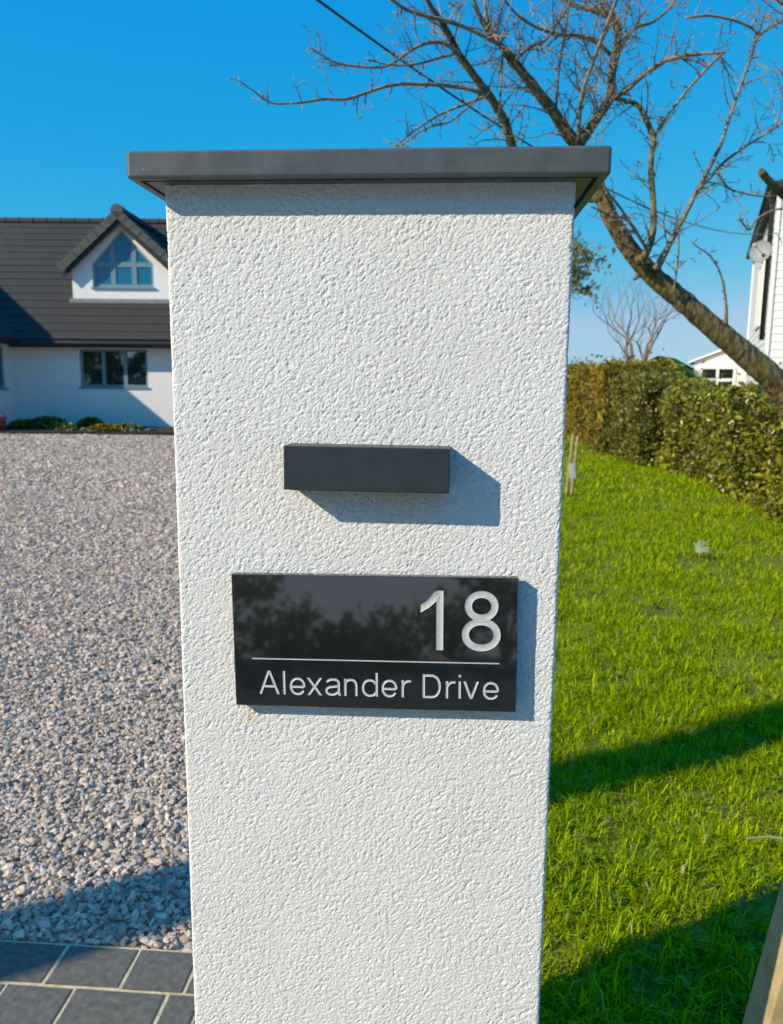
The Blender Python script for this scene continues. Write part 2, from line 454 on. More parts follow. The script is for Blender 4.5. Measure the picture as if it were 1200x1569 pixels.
OCT_V = np.array([(1, 0, 0), (-1, 0, 0), (0, 1, 0), (0, -1, 0), (0, 0, 1), (0, 0, -1)], float)
OCT_F = np.array([(0, 2, 4), (2, 1, 4), (1, 3, 4), (3, 0, 4), (2, 0, 5), (1, 2, 5), (3, 1, 5), (0, 3, 5)])
def stones(pos, size, BV=ICO_V, BF=ICO_F):
    n = len(pos); nv = len(BV)
    loc = BV[None] * (1 + rng.uniform(-.28, .28, (n, nv, 1)))
    sc3 = np.stack([size * rng.uniform(.9, 1.45, n), size * rng.uniform(.6, 1.0, n), size * rng.uniform(.35, .7, n)], 1)
    loc = loc * sc3[:, None, :]
    R = rand_rot(n)
    # lie mostly flat: blend toward rotation about z with a tilt
    a = rng.uniform(0, 2 * math.pi, n); t = rng.normal(0, .45, n); t2 = rng.normal(0, .45, n)
    ca, sa, ct, st, c2, s2 = np.cos(a), np.sin(a), np.cos(t), np.sin(t), np.cos(t2), np.sin(t2)
    Z = np.zeros(n); O = np.ones(n)
    Rz = np.stack([np.stack([ca, -sa, Z], -1), np.stack([sa, ca, Z], -1), np.stack([Z, Z, O], -1)], 1)
    Rx = np.stack([np.stack([O, Z, Z], -1), np.stack([Z, ct, -st], -1), np.stack([Z, st, ct], -1)], 1)
    Ry = np.stack([np.stack([c2, Z, s2], -1), np.stack([Z, O, Z], -1), np.stack([-s2, Z, c2], -1)], 1)
    flat = Rz @ Rx @ Ry
    loc = np.einsum('nij,nkj->nki', flat, loc) + pos[:, None, :]
    f = BF[None] + (np.arange(n) * nv)[:, None, None]
    return loc.reshape(-1, 3), f.reshape(-1, 3)

def scatter(x0, x1, y0, y1, dens, pxr=None):
    n = int((x1 - x0) * (y1 - y0) * dens)
    p = np.stack([rng.uniform(x0, x1, n), rng.uniform(y0, y1, n), np.zeros(n)], 1)
    if pxr:
        u, _ = proj_np(p); p = p[(u > pxr[0]) & (u < pxr[1])]
    return p

def gravel():
    vs, fs, off = [], [], 0
    for (y0, y1, dens, sz) in ((.875, 2.4, 8200, .0088), (2.4, 5.2, 4200, .0108), (5.2, 9.0, 1900, .0145), (9.0, 19.0, 560, .023)):
        p = scatter(-6.5 if y0 < 9 else -12, gx - .03, y0, y1, dens, (-220, 820) if y0 < 2 else (-200, 560) if y0 < 9 else (-30, 330))
        if y0 >= 9: p = p[rng.uniform(0, 1, len(p)) < np.clip(1.15 - (p[:, 1] - 9) / 10, .15, 1)]
        # keep the stones out of the pillar
        p = p[~((p[:, 0] > -.25) & (p[:, 1] < .5))]
        p[:, 2] = rng.uniform(-.012, .006, len(p))
        s = sz * np.exp(rng.normal(0, .28, len(p)))
        v, f = stones(p, s) if y0 < 2.4 else stones(p, s * 1.15, OCT_V, OCT_F)
        vs.append(v); fs.append(f + off); off += len(v)
    o = link('loose_gravel', np_mesh('loose_gravel', np.concatenate(vs), np.concatenate(fs)), M['stone'])
    tag(o, 'loose grey and pinkish gravel stones spread over the driveway', 'gravel', kind='stuff')
gravel()

# pavement of dark stone setts with buff joints in front of the gravel
pave = MB().box(-4.2, -.245, -1.3, DRIVE_Y0 - .004, -.2, .0015).build('pavement', M['mortar'])
tag(pave, kind='structure')
def setts():
    protos = []
    for k in range(4):
        bm = bmesh.new()
        bmesh.ops.create_cube(bm, size=1.0)
        for v in bm.verts:
            v.co.x += random.uniform(-.012, .012); v.co.y += random.uniform(-.015, .015)
        bmesh.ops.bevel(bm, geom=[e for e in bm.edges if all(v.co.z > 0 for v in e.verts)], offset=.012, segments=2, affect='EDGES')
        me = bpy.data.meshes.new('sett'); bm.to_mesh(me); bm.free(); me.materials.append(M['tsett'])
        protos.append(me)
    y = DRIVE_Y0 - .006
    rows = [.142, .150, .146, .15, .148, .15, .15, .15]
    known = {0: [-.507, -.666, -.857], 1: [-.46, -.543, -.77]}
    for r, h in enumerate(rows):
        y0, y1 = y - h, y
        xs = [-.25] + known.get(r, [-.25 - random.uniform(.1, .22)])
        while xs[-1] > -3.2: xs.append(xs[-1] - random.uniform(.15, .25))
        for a, b in zip(xs[:-1], xs[1:]):
            wx, wy = a - b - .011, h - .011
            o = link('sett', random.choice(protos), None, pave, ((a + b) / 2, (y0 + y1) / 2, -.021 + random.uniform(-.001, .0015)))
            o.scale = (wx, wy, .05); o.rotation_euler = (random.uniform(-.004, .004), random.uniform(-.004, .004), 0)
        y = y0
setts()
road = MB().box(-60, 60, -9, -3.05, -.2, -.03).build('road', M['tarmac'])
tag(road, kind='structure')
footway = MB().box(-60, 60, -3.046, -1.305, -.2, -.006).build('footway', mat('dark_tarmac', (.05, .05, .052), .9, var=.25, vscale=60, bump=.5, bscale=180, bdist=.004))
tag(footway, kind='structure')

# lawn
def lawn_height(x, y):
    return .018 * math.sin(x * 1.7 + y * .8) + .03 * noise.noise((x * .9, y * .9, .3)) + .012 * noise.noise((x * 4, y * 4, 1.7))
def lawn():
    xs = np.linspace(.062, 12, 120); ys = np.concatenate([np.linspace(-1.3, 6, 90), np.linspace(6.2, 60, 90)])
    v = [(x, y, lawn_height(x, y) - .02 - (.03 if x < .1 else 0)) for y in ys for x in xs]
    nx = len(xs)
    f = [(j * nx + i, j * nx + i + 1, (j + 1) * nx + i + 1, (j + 1) * nx + i) for j in range(len(ys) - 1) for i in range(nx - 1)]
    soil = mat('lawn_turf', (.19, .235, .002), .95, rgb2=(.12, .135, .004), vscale=2.5, bump=1, bscale=70, bdist=.02)
    o = link('lawn', np_mesh('lawn', v, f, True), soil); tag(o, kind='structure')
lawn()

def blades(p, h, w, lean, spread=1.0):
    n = len(p)
    a = rng.uniform(0, 2 * math.pi, n); d = np.stack([np.cos(a), np.sin(a), np.zeros(n)], 1)
    side = np.stack([-np.sin(a), np.cos(a), np.zeros(n)], 1)
    up = np.array([0, 0, 1.0])
    tw = rng.uniform(-1, 1, n)[:, None]
    mid = p + up * (h * .6)[:, None] + d * (h * lean * .35)[:, None]
    tip = p + up * (h * (1 - .45 * np.minimum(lean, 1.2)))[:, None] + d * (h * lean)[:, None]
    hw = (w * .5)[:, None]
    sm = side * .85 + d * tw * .4
    V = np.stack([p - side * hw, p + side * hw, mid + sm * hw * .9, mid - sm * hw * .9, tip], 1)
    base = (np.arange(n) * 5)[:, None]
    # two quads would need a degenerate; use triangles
    T = np.concatenate([base + np.array([[0, 1, 2]]), base + np.array([[0, 2, 3]]), base + np.array([[3, 2, 4]])], 0)
    return V.reshape(-1, 3), T

def grass():
    vs, fs, off = [], [], 0
    dv, df, doff = [], [], 0
    for (y0, y1, dens, hh, ww, pxr) in ((.35, 2.6, 15500, .039, .0042, (560, 1420)), (2.6, 5.0, 7000, .042, .0055, (640, 1330)),
                                        (5.0, 9.0, 2800, .047, .008, (780, 1290)), (9.0, 15.0, 1100, .06, .013, (800, 1260)), (15.0, 30, 250, .065, .03, (820, 1150))):
        p = scatter(.10, 4.6, y0, y1, dens, pxr)
        p = p[~((p[:, 0] < .25) & (p[:, 1] < .5))]
        # thinner and thicker patches, small bald spots
        k = np.array([.7 * noise.noise((x * 2.1, y * 2.1, 4.0)) + .9 * noise.noise((x * 9.0, y * 9.0, 8.0)) for x, y, _ in p])
        keep = rng.uniform(0, 1, len(p)) < np.clip(.78 + k * .9, .12, 1)
        bald = np.zeros(len(p), bool)
        for (bx, by, br) in ((.775, 1.02, .06), (1.02, 1.17, .07), (.62, .96, .04), (.62, 3.05, .12), (.95, 2.9, .08), (1.5, 4.2, .15), (2.3, 6.1, .2), (2.9, 5.7, .35)):
            bald |= ((p[:, 0] - bx) ** 2 + (p[:, 1] - by) ** 2) < br * br * rng.uniform(.5, 1.3, len(p))
        keep &= ~(bald & (rng.uniform(0, 1, len(p)) < .9))
        p, k = p[keep], k[keep]
        p[:, 2] = [lawn_height(x, y) - .022 for x, y, _ in p]
        h = hh * np.exp(rng.normal(0, .32, len(p))) * (1 + .8 * np.clip(k, -.6, 1))
        w = ww * rng.uniform(.55, 1.25, len(p))
        lean = np.abs(rng.normal(.8, .5, len(p)))
        isdry = rng.uniform(0, 1, len(p)) < .02
        for sel, V, F in ((~isdry, vs, fs), (isdry, dv, df)):
            a, t = blades(p[sel], h[sel], w[sel], lean[sel] * (1 if V is vs else 1.15))
            if V is vs: F.append(t + off); off += len(a)
            else: F.append(t + doff); doff += len(a)
            V.append(a)
    o = link('lawn_grass', np_mesh('lawn_grass', np.concatenate(vs), np.concatenate(fs)), M['grass'])
    tag(o, 'short bright green grass of the sunlit lawn', 'grass', kind='stuff')
    o = link('dry_grass', np_mesh('dry_grass', np.concatenate(dv), np.concatenate(df)), M['dry'])
    tag(o, 'straw coloured dead blades scattered among the lawn grass', 'dry grass', kind='stuff')
    # low broad-leaved weeds: clover and daisy rosettes
    V, F, off = [], [], 0
    for (y0, y1, dens, sz) in ((.5, 2.2, 130, .011), (2.2, 5, 40, .014)):
        c = scatter(.3, 3.2, y0, y1, dens, (760, 1380))
        kk = np.array([noise.noise((x * 1.6, y * 1.6, 21.0)) for x, y, _ in c]); c = c[kk > -.05]
        for q in c:
            x, y = q[0], q[1]; z = lawn_height(x, y) + random.uniform(.004, .022)
            nl = random.choice((3, 3, 4, 6)); a0 = random.uniform(0, 6.3); s = sz * random.uniform(.7, 1.7)
            if nl == 6: s *= 1.7; z -= .012
            for i in range(nl):
                a = a0 + i * 2 * math.pi / nl + random.uniform(-.2, .2); dx, dy = math.cos(a), math.sin(a); tl = random.uniform(-.2, .6)
                wd = .55 if nl < 6 else .3
                V += [(x, y, z), (x + dx * s * .6 - dy * s * wd, y + dy * s * .6 + dx * s * wd, z + s * .6 * tl),
                      (x + dx * s * 1.2, y + dy * s * 1.2, z + s * 1.0 * tl - .002), (x + dx * s * .6 + dy * s * wd, y + dy * s * .6 - dx * s * wd, z + s * .6 * tl)]
                F.append((off, off + 1, off + 2, off + 3)); off += 4
    o = link('lawn_weeds', np_mesh('lawn_weeds', V, F), M['clover'])
    tag(o, 'low clover and broad leaved weeds in the lawn beside the pillar', 'weeds', kind='stuff')
grass()

edge = MB()
edge.box(.035, .06, .47, 20.0, -.2, .012)
tag(edge.build('timber_edging', M['stake']), 'low timber edging board between gravel drive and lawn', 'edging')

# ------------------------------------------------------------------ gate pillar
PW, PD, PH = .46, .44, 1.665
def pillar():
    root = empty('gate_pillar', (0, 0, 0))
    tag(root, 'square white roughcast gate pillar with flat dark grey coping', 'pillar')
    r = .004
    per = []
    def arc(cx, cy, a0, n=5):
        for i in range(n + 1):
            a = a0 + math.pi / 2 * i / n
            per.append((cx + r * math.cos(a), cy + r * math.sin(a)))
    x0, x1, y0, y1 = -PW / 2, PW / 2, 0, PD
    nf, ns = 310, 46
    arc(x0 + r, y0 + r, math.pi)
    per += [(x0 + r + (PW - 2 * r) * i / nf, y0) for i in range(1, nf)]
    arc(x1 - r, y0 + r, 1.5 * math.pi)
    per += [(x1, y0 + r + (PD - 2 * r) * i / ns) for i in range(1, ns)]
    arc(x1 - r, y1 - r, 0)
    per += [(x1 - r - (PW - 2 * r) * i / 30, y1) for i in range(1, 30)]
    arc(x0 + r, y1 - r, .5 * math.pi)
    per += [(x0, y1 - r - (PD - 2 * r) * i / ns) for i in range(1, ns)]
    per = np.array(per); n = len(per); zs = np.concatenate([np.linspace(-.05, .5, 50)[:-1], np.linspace(.5, PH, 810)]); rows = len(zs)
    v = np.zeros((rows, n, 3)); v[:, :, :2] = per[None]; v[:, :, 2] = zs[:, None]
    # faint waviness of a hand-floated face and arris
    i = np.arange(n)
    jj, ii = np.meshgrid(np.arange(rows - 1), np.arange(n), indexing='ij')
    a = jj * n + ii; b = jj * n + (ii + 1) % n
    f = np.stack([a, b, b + n, a + n], -1).reshape(-1, 4)
    link('rendered_shaft', np_mesh('rendered_shaft', v.reshape(-1, 3), f, True), M['render'], root)
    # coping slab with arrises and a drip groove underneath
    ox, oy, t = .0315, .0314, .0290
    prof = [(.2, t), (.003, t), (.0009, t - .0009), (0, t - .003), (0, .003), (.0009, .0009), (.003, 0), (.0105, 0), (.0105, .007), (.0165, .007), (.0165, 0), (.2, 0)]
    V, F = [], []
    m = 0
    for (ins, z) in prof:
        X0, X1, Y0, Y1 = -PW / 2 - ox + ins, PW / 2 + ox - ins, -oy + ins, PD + oy - ins
        rc = max(.004 - ins * .5, .0005)
        ring = []
        for (cx, cy, a0) in ((X0 + rc, Y0 + rc, math.pi), (X1 - rc, Y0 + rc, 1.5 * math.pi), (X1 - rc, Y1 - rc, 0), (X0 + rc, Y1 - rc, .5 * math.pi)):
            for k in range(4):
                an = a0 + math.pi / 2 * k / 3
                ring.append((cx + rc * math.cos(an), cy + rc * math.sin(an), PH + z + .0002))
        V += ring
    q = 16
    for i in range(len(prof) - 1):
        for k in range(q):
            F.append((i * q + k, (i + 1) * q + k, (i + 1) * q + (k + 1) % q, i * q + (k + 1) % q))
    F.append(tuple(range(q))); F.append(tuple(range(len(V) - 1, len(V) - q - 1, -1)))
    me = bpy.data.meshes.new('coping'); me.from_pydata(V, [], F); me.update()
    link('coping', me, M['coping'], root)
pillar()

# letter slot: a hooded box let into the pillar face
def slot():
    cx, cz = .0046, PH - .3150
    root = empty('letter_slot', (cx, -.0, cz))
    tag(root, 'dark grey hooded letter slot fixed to the white pillar above the house sign', 'letter slot')
    root.rotation_euler = (0, math.radians(.25), 0)
    w, h, d = .1885, .0505, .0385
    hood = MB().box(-w / 2, w / 2, -d, .004, -h / 2, h / 2).build('hood', M['slot'], root, bevel=.0012)
    MB().box(-w / 2 + .004, w / 2 - .004, -.0012, .004, -h / 2 - .004, -h / 2 + .002).build('back_plate', M['slot'], root)
    MB().box(-w / 2 + .006, w / 2 - .006, -d + .006, -d + .010, -h / 2 - .0010, -h / 2 + .006).build('flap', M['slot'], root)
slot()

# ------------------------------------------------------------------ house sign
SW = .098
def ell(cx, cy, rx, ry, a0, a1, n=22, pw=2.0):
    out = []
    for i in range(n + 1):
        a = math.radians(a0 + (a1 - a0) * i / n); c, s = math.cos(a), math.sin(a)
        out.append((cx + rx * math.copysign(abs(c) ** (2 / pw), c), cy + ry * math.copysign(abs(s) ** (2 / pw), s)))
    return out
def glyph(ch, w, s):
    """centre lines of a plain grotesque capital/lower-case; unit = cap height; w = overall width; s = stroke"""
    h = s / 2; xh = .735; R = []
    if ch == 'A':
        k = w / 2
        R = [([(h * 1.05, 0), (k - .01, 1)], 'hh'), ([(w - h * 1.05, 0), (k + .01, 1)], 'hh'), ([(w * .2, .345), (w * .8, .345)], '')]
    elif ch == 'l': R = [([(w / 2, 0), (w / 2, 1)], '')]
    elif ch == 'i': R = [([(w / 2, 0), (w / 2, xh - .01)], ''), ([(w / 2, 1 - s * 1.05), (w / 2, 1)], '')]
    elif ch == 'e':
        R = [([(h, xh * .49), (w - h, xh * .49)] + ell(w / 2, xh / 2, w / 2 - h, xh / 2 - h, 4, 322, 34, 2.15), '')]
        R = [([(h * 1.6, xh * .47), (w - h * 1.0, xh * .47)], ''), (ell(w / 2, xh / 2, w / 2 - h, xh / 2 - h + .006, -5, 328, 36, 2.15), '')]
    elif ch == 'x':
        R = [([(h * 1.2, 0), (w - h * 1.2, xh)], 'hh'), ([(h * 1.2, xh), (w - h * 1.2, 0)], 'hh')]
    elif ch == 'v':
        R = [([(h * 1.05, xh), (w / 2, 0)], 'hh'), ([(w - h * 1.05, xh), (w / 2, 0)], 'hh')]
    elif ch == 'a':
        b = w - h - w * .04
        R = [(ell(w * .5, xh * .70, w * .5 - h * 1.3, xh * .30 - h + .006, 165, 92, 10, 2.2) + ell(b - w * .34, xh * .70, w * .34, xh * .30 - h + .006, 88, 0, 10, 2.4)
              + [(b, xh * .3), (b + .012, .08), (b + .05, 0)], ''),
             ([(b, xh * .57), (b - w * .2, xh * .545)] + ell(w * .42, xh * .29, w * .42 - h, xh * .27 - h + .012, 88, 270, 16, 2.2)
              + ell(w * .42, xh * .38, b - w * .42, xh * .36 - h + .012, 275, 352, 10, 2.0), '')]
    elif ch == 'n':
        R = [([(h, 0), (h, xh - .01)], ''), (ell(w * .5, xh * .55, w * .5 - h, xh * .45 - h + .006, 172, 0, 18, 2.5) + [(w - h, 0)], '')]
    elif ch == 'r':
        R = [([(h, 0), (h, xh - .01)], ''), (ell(w * .82, xh * .5, w * .82 - h, xh * .5 - h + .006, 170, 72, 10, 2.2), '')]
    elif ch == 'd':
        R = [([(w - h, 0), (w - h, 1)], ''), (ell(w * .5, xh / 2, w * .5 - h, xh / 2 - h + .006, 22, 338, 30, 2.2), '')]
    elif ch == 'D':
        R = [([(h, 0), (h, 1)], ''), ([(h, 1 - h), (w * .45, 1 - h)] + ell(w * .45, .5, w * .55 - h, .5 - h, 88, -88, 24, 2.25) + [(w * .45, h), (h, h)], '')]
    elif ch == '1':
        R = [([(w - h, 0), (w - h, 1)], ''), ([(.0, .70), (w * .28, .765), (w * .5, .84), (w * .68, .93), (w * .74, 1 - h * .9)], 'v')]
    elif ch == '8':
        R = [(ell(w / 2, .755, w * .43 - h, .245 - h * .85, -90, 270, 34, 2.05), 'c'), (ell(w / 2, .275, w / 2 - h, .275 - h * .95, 90, 450, 38, 2.05), 'c')]
    return R
def stroke_mesh(name, strokes, cap, s, x0, z0, mb_y, depth):
    """each stroke is a shallow V-cut channel: rims stand proud, the centre line lies deeper"""
    V, F = [], []
    for si, (pts, fl) in enumerate(strokes):
        n = len(pts); closed = fl == 'c'
        if closed: pts = pts[:-1]; n -= 1
        b = len(V)
        for i, (x, y) in enumerate(pts):
            if closed: p0, p1 = pts[i - 1], pts[(i + 1) % n]
            else: p0, p1 = pts[max(i - 1, 0)], pts[min(i + 1, n - 1)]
            tx, ty = p1[0] - p0[0], p1[1] - p0[1]; L = math.hypot(tx, ty) or 1; tx /= L; ty /= L
            nx, ny = -ty, tx; k = s / 2
            if 'h' in fl and (i == 0 or i == n - 1): nx, ny, k = (-1 if ty > 0 else 1), 0, s / 2 / max(abs(ty), .3)
            if fl == 'v' and i == 0: nx, ny, k = 0, 1, s / 2 / max(abs(tx), .3)
            yo = mb_y - si * .00004
            for (q, dy) in ((1, 0), (.72, depth * .55), (0, depth), (-.72, depth * .55), (-1, 0)):
                V.append((x0 + (x + nx * k * q) * cap, yo + dy, z0 + (y + ny * k * q) * cap))
        m = n if closed else n - 1
        for i in range(m):
            j = (i + 1) % n
            for k in range(4):
                F.append((b + i * 5 + k, b + j * 5 + k, b + j * 5 + k + 1, b + i * 5 + k + 1))
    me = bpy.data.meshes.new(name); me.from_pydata(V, [], F); me.update()
    bm = bmesh.new(); bm.from_mesh(me); bmesh.ops.recalc_face_normals(bm, faces=bm.faces); bm.to_mesh(me); bm.free()
    return me
def sign():
    w, h = .3415, .1655
    root = empty('house_sign', (.0120, -.0, PH - .5268))
    root.rotation_euler = (0, math.radians(-.75), 0)
    tag(root, 'black slate house sign reading 18 Alexander Drive on the white pillar', 'sign')
    plate = MB().box(-w / 2, w / 2, -.0155, -.0055, -h / 2, h / 2).build('slate_plate', M['slate'], root, bevel=.0008)
    for (x, z) in ((-.15, .06), (.15, .06), (-.15, -.06), (.15, -.06)):
        MB().tube([(x, .003, z), (x, -.006, z)], .006, 12).build('spacer', M['slot'], root)
    zt = h / 2
    def X(z): return -w / 2 + (z - 47) * .0003273
    base = zt - .1500; cap = .0300
    for ch, a, b in (('A', 137, 215), ('l', 226, 239), ('e', 253, 312), ('x', 318, 375), ('a', 386, 444), ('n', 457, 507), ('d', 523, 583), ('e', 596, 655),
                     ('r', 670, 704), ('D', 748, 815), ('r', 833, 867), ('i', 877, 891), ('v', 897, 954), ('e', 968, 1027)):
        me = stroke_mesh('letter', glyph(ch, (b - a) * .0003273 / cap, SW), cap, SW, X(a), base, -.0162, .00045)
        link('letter', me, M['silver'], plate)
    for ch, a, b in (('1', 741, 823), ('8', 890, 1030)):
        c = .0730
        me = stroke_mesh('numeral', glyph(ch, (b - a) * .0003273 / c, .115), c, .115, X(a), zt - .0896, -.0164, .0007)
        link('numeral', me, M['silver'], plate)
    MB().box(X(115), X(1027), -.0161, -.0150, zt - .1056, zt - .1043).build('ruled_line', M['silver'], plate)
sign()

# ------------------------------------------------------------------ white house across the drive
HD = 23.4
def window_unit(parent, x0, x1, y, z0, z1, n_panes, fr=.07, sill=True, axis='y', name='window'):
    """framed window in the plane y (facing -y); axis 'x': plane x, facing +x, x0..x1 run along y"""
    def bx(mb, a0, a1, d0, d1, c0, c1):
        if axis == 'y': mb.box(a0, a1, y + d0, y + d1, c0, c1)
        else: mb.box(y - d1, y - d0, a0, a1, c0, c1)
        return mb
    f = MB()
    bx(f, x0, x1, 0, .07, z0, z0 + fr); bx(f, x0, x1, 0, .07, z1 - fr, z1)
    bx(f, x0, x0 + fr, .0, .069, z0 + fr, z1 - fr); bx(f, x1 - fr, x1, .0, .069, z0 + fr, z1 - fr)
    pw = (x1 - x0 - fr) / n_panes
    for i in range(1, n_panes):
        xm = x0 + fr / 2 + pw * i
        bx(f, xm - fr * .75, xm + fr * .75, .0, .069, z0 + fr, z1 - fr)
    fo = f.build(name, M['frame'], parent)
    for i in range(n_panes):
        a = x0 + fr / 2 + pw * i
        bx(MB(), a + fr * .4, a + pw - fr * .4, .035, .045, z0 + fr * .9, z1 - fr * .9).build('pane', M['pane'], fo)
    if sill:
        bx(MB(), x0 - .05, x1 + .05, -.10, .06, z0 - .05, z0 - .002).build('sill', M['frame'], fo)
    return fo

def tile_mesh(w, l, t):
    mb = MB().box(-w / 2, w / 2, 0, l, 0, t)
    mb.box(-w / 2 - .012, -w / 2 + .002, 0, l, 0, t * .45)
    return mb.mesh('roof_tile')

def house():
    o = cw(-8.0, HD)
    root = empty('white_house', o, YAW)
    tag(root, 'white rendered bungalow with dark tiled roof and gabled dormer behind the gravel drive', 'house')
    H = lambda lat, fwd: (lat + 8.0, fwd - HD)
    # main front wall, local coords: x = lat+8, y = fwd-HD
    wx0, wx1, wz0, wz1 = 8 - 9.03, 8 - 7.08, 1.17, 2.25
    L0, L1 = 8 - 10.85, 6.8
    wall = MB()
    wall.box(L0 - 1, wx0, 0, .3, -.1, 2.5); wall.box(wx1, L1, 0, .3, -.1, 2.5)
    wall.box(wx0, wx1, .0, .3, -.1, wz0 - .002); wall.box(wx0, wx1, 0, .3, wz1 + .002, 2.5)
    wall.build('front_wall', M['wallw'], root)
    MB().box(wx0, wx1, .25, .29, wz0, wz1).build('blind_back', M['fascia'], root)
    window_unit(root, wx0, wx1, .07, wz0, wz1, 3)
    MB().box(L1 - .3, L1, .3, 8.0, -.1, 2.5).build('end_wall', M['wallw'], root)
    MB().box(L0 - 6, L1, 7.7, 8.0, -.1, 2.5).build('rear_wall', M['wallw'], root)
    # main roof
    e0 = Vector((0, -.45, 2.5)); rid = Vector((0, 4.0, 6.46)); sl = rid - e0; SL = sl.length; su = sl.normalized(); nn = Vector((0, -su.z, su.y))
    deck = MB(); xl, xr = L0 - 4.6, L1 + .25
    deck.slab((xl, e0.y, e0.z), (xr - xl, 0, 0), sl, nn, -.08)
    deck.slab((xl, 4.0, 6.46), (xr - xl, 0, 0), (0, 4.45, -3.96), (0, su.z, su.y), -.08)
    deck.build('roof_deck', M['fascia'], root)
    gauge = SL / 17; tw = .33
    tm = tile_mesh(tw - .003, gauge + .07, .036); tm.materials.append(M['tile'])
    ang = math.atan2(su.z, su.y) - math.radians(3.4)
    rest = MB(); cnt = 0
    dm_x0, dm_x1 = 8 - 9.45, 8 - 6.45
    for r in range(17):
        base = e0 + su * (gauge * r - .03) + nn * .012
        for k in range(int((xr - xl) / tw)):
            x = xl + tw * (k + .5) + (tw / 2 if r % 2 else 0)
            if x > xr - .1: continue
            if dm_x0 + .2 < x < dm_x1 - .2 and base.y > .75 and base.z < 4.55 + 1.5 - abs(x - .04) * .95: continue
            if x < L0 - .2 - (r * gauge) * .75: continue   # behind the wing's valley
            if cnt < 290 and -4.1 < x < 2.2:
                t = link('roof_tile', tm, None, root, (x, base.y, base.z)); t.rotation_euler = (ang, random.uniform(-.004, .004), 0); cnt += 1
            else:
                rest.slab((x - tw / 2 + .003, base.y, base.z), (tw - .006, 0, 0), su * (gauge + .07) - nn * .013, nn, .026)
    t = rest.build('roof_tiles_beyond', M['tile'], root); tag(t, kind='stuff')
    # ridge tiles
    rm = MB()
    pr = [(math.cos(a) * .13, math.sin(a) * .13 - .02) for a in np.linspace(-.15, math.pi + .15, 9)]
    rm.prism(pr, 'x', 0, .44); rm.prism([(u * 1.12, w * 1.12) for u, w in pr], 'x', .42, .452)
    rme = rm.mesh('ridge_tile'); rme.materials.append(M['tile'])
    k = 0
    while xl + k * .455 < xr - .3:
        link('ridge_tile', rme, None, root, (xl + k * .455, 4.0, 6.49)); k += 1
    # fascia, gutter, soffit
    MB().box(L0 + .02, L1 + .2, -.44, -.41, 2.27, 2.47).build('fascia_board', M['fascia'], root)
    MB().box(L0 + .02, L1 + .2, -.405, .0, 2.36, 2.38).build('soffit', M['fascia'], root)
    MB().tube([(L0 + .02, -.52, 2.40), (L1 + .25, -.52, 2.40)], .075, 10).build('gutter', M['fascia'], root)
    # dormer
    dx, dy = 8 - 7.96, .88
    hw, pb, pe, pa = 1.5, 3.66, 4.62, 5.97
    d = empty('dormer', (0, 0, 0)); d.parent = root
    wl_, wr_, wb, ws, wa = dx - .90, dx + .90, 4.07, 4.74, 5.72
    # gable wall around the window opening, as strips that butt
    def gz(x, apex, half, low): return apex - abs(x - dx) * (apex - low) / half
    face = MB()
    f_out = lambda x: pa - abs(x - dx) * (pa - pe) / hw
    f_in = lambda x: wa - abs(x - dx) * (wa - ws) / .90
    face.prism([(dx - hw, pb), (wl_, pb), (wl_, f_out(wl_)), (dx - hw, pe)], 'y', dy, dy + .2)
    face.prism([(wr_, pb), (dx + hw, pb), (dx + hw, pe), (wr_, f_out(wr_))], 'y', dy, dy + .2)
    face.prism([(wl_, pb), (wr_, pb), (wr_, wb), (wl_, wb)], 'y', dy, dy + .2)
    face.prism([(wl_, ws), (dx, wa), (dx, pa), (wl_, f_out(wl_))], 'y', dy, dy + .2)
    face.prism([(dx, wa), (wr_, ws), (wr_, f_out(wr_)), (dx, pa)], 'y', dy, dy + .2)
    face.build('gable_wall', M['wallw'], d)
    for s in (-1, 1):
        x = dx + s * hw
        MB().prism([(dy + .2, 3.7), (dy + .2, pe), (2.05, pe), (1.0, 3.72)], 'x', x - .1 if s > 0 else x, x if s > 0 else x + .1).build('cheek', M['tile'], d)
    # window frame
    fr = MB(); t = .085; y0, y1 = dy + .09, dy + .15
    fr.box(wl_, wr_, y0, y1, wb, wb + t * 1.1)
    fr.prism([(wl_, wb + t * 1.1), (wl_ + t, wb + t * 1.1), (wl_ + t, f_in(wl_ + t)), (wl_, ws)], 'y', y0, y1)
    fr.prism([(wr_ - t, wb + t * 1.1), (wr_, wb + t * 1.1), (wr_, ws), (wr_ - t, f_in(wr_ - t))], 'y', y0, y1)
    q = t * 1.38
    fr.prism([(wl_ + t, f_in(wl_ + t)), (wl_ + t, f_in(wl_ + t) - q), (dx, wa - q), (dx, wa)], 'y', y0 + .002, y1)
    fr.prism([(dx, wa), (dx, wa - q), (wr_ - t, f_in(wr_ - t) - q), (wr_ - t, f_in(wr_ - t))], 'y', y0 + .002, y1)
    for xm in (dx - .31, dx + .31):
        fr.box(xm - .075, xm + .075, y0 - .003, y1, wb + t * 1.1, f_in(xm) - q * .75)
    for (a, b) in ((wl_ + t, dx - .385), (dx - .235, dx + .235), (dx + .385, wr_ - t)):
        fr.box(a, b, y0 - .001, y1, 4.66, 4.80)
    fo = fr.build('gable_window', M['frame'], d)
    yy = dy + .115
    def pn(poly): MB().prism(poly, 'y', yy, yy + .012).build('pane', M['skyglass'], fo)
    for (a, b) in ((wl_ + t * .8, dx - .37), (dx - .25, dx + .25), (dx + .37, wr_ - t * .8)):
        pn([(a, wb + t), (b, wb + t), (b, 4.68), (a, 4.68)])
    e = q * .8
    pn([(wl_ + t, 4.78), (dx - .37, 4.78), (dx - .37, f_in(dx - .37) - e), (wl_ + t, max(4.79, f_in(wl_ + t) - e))])
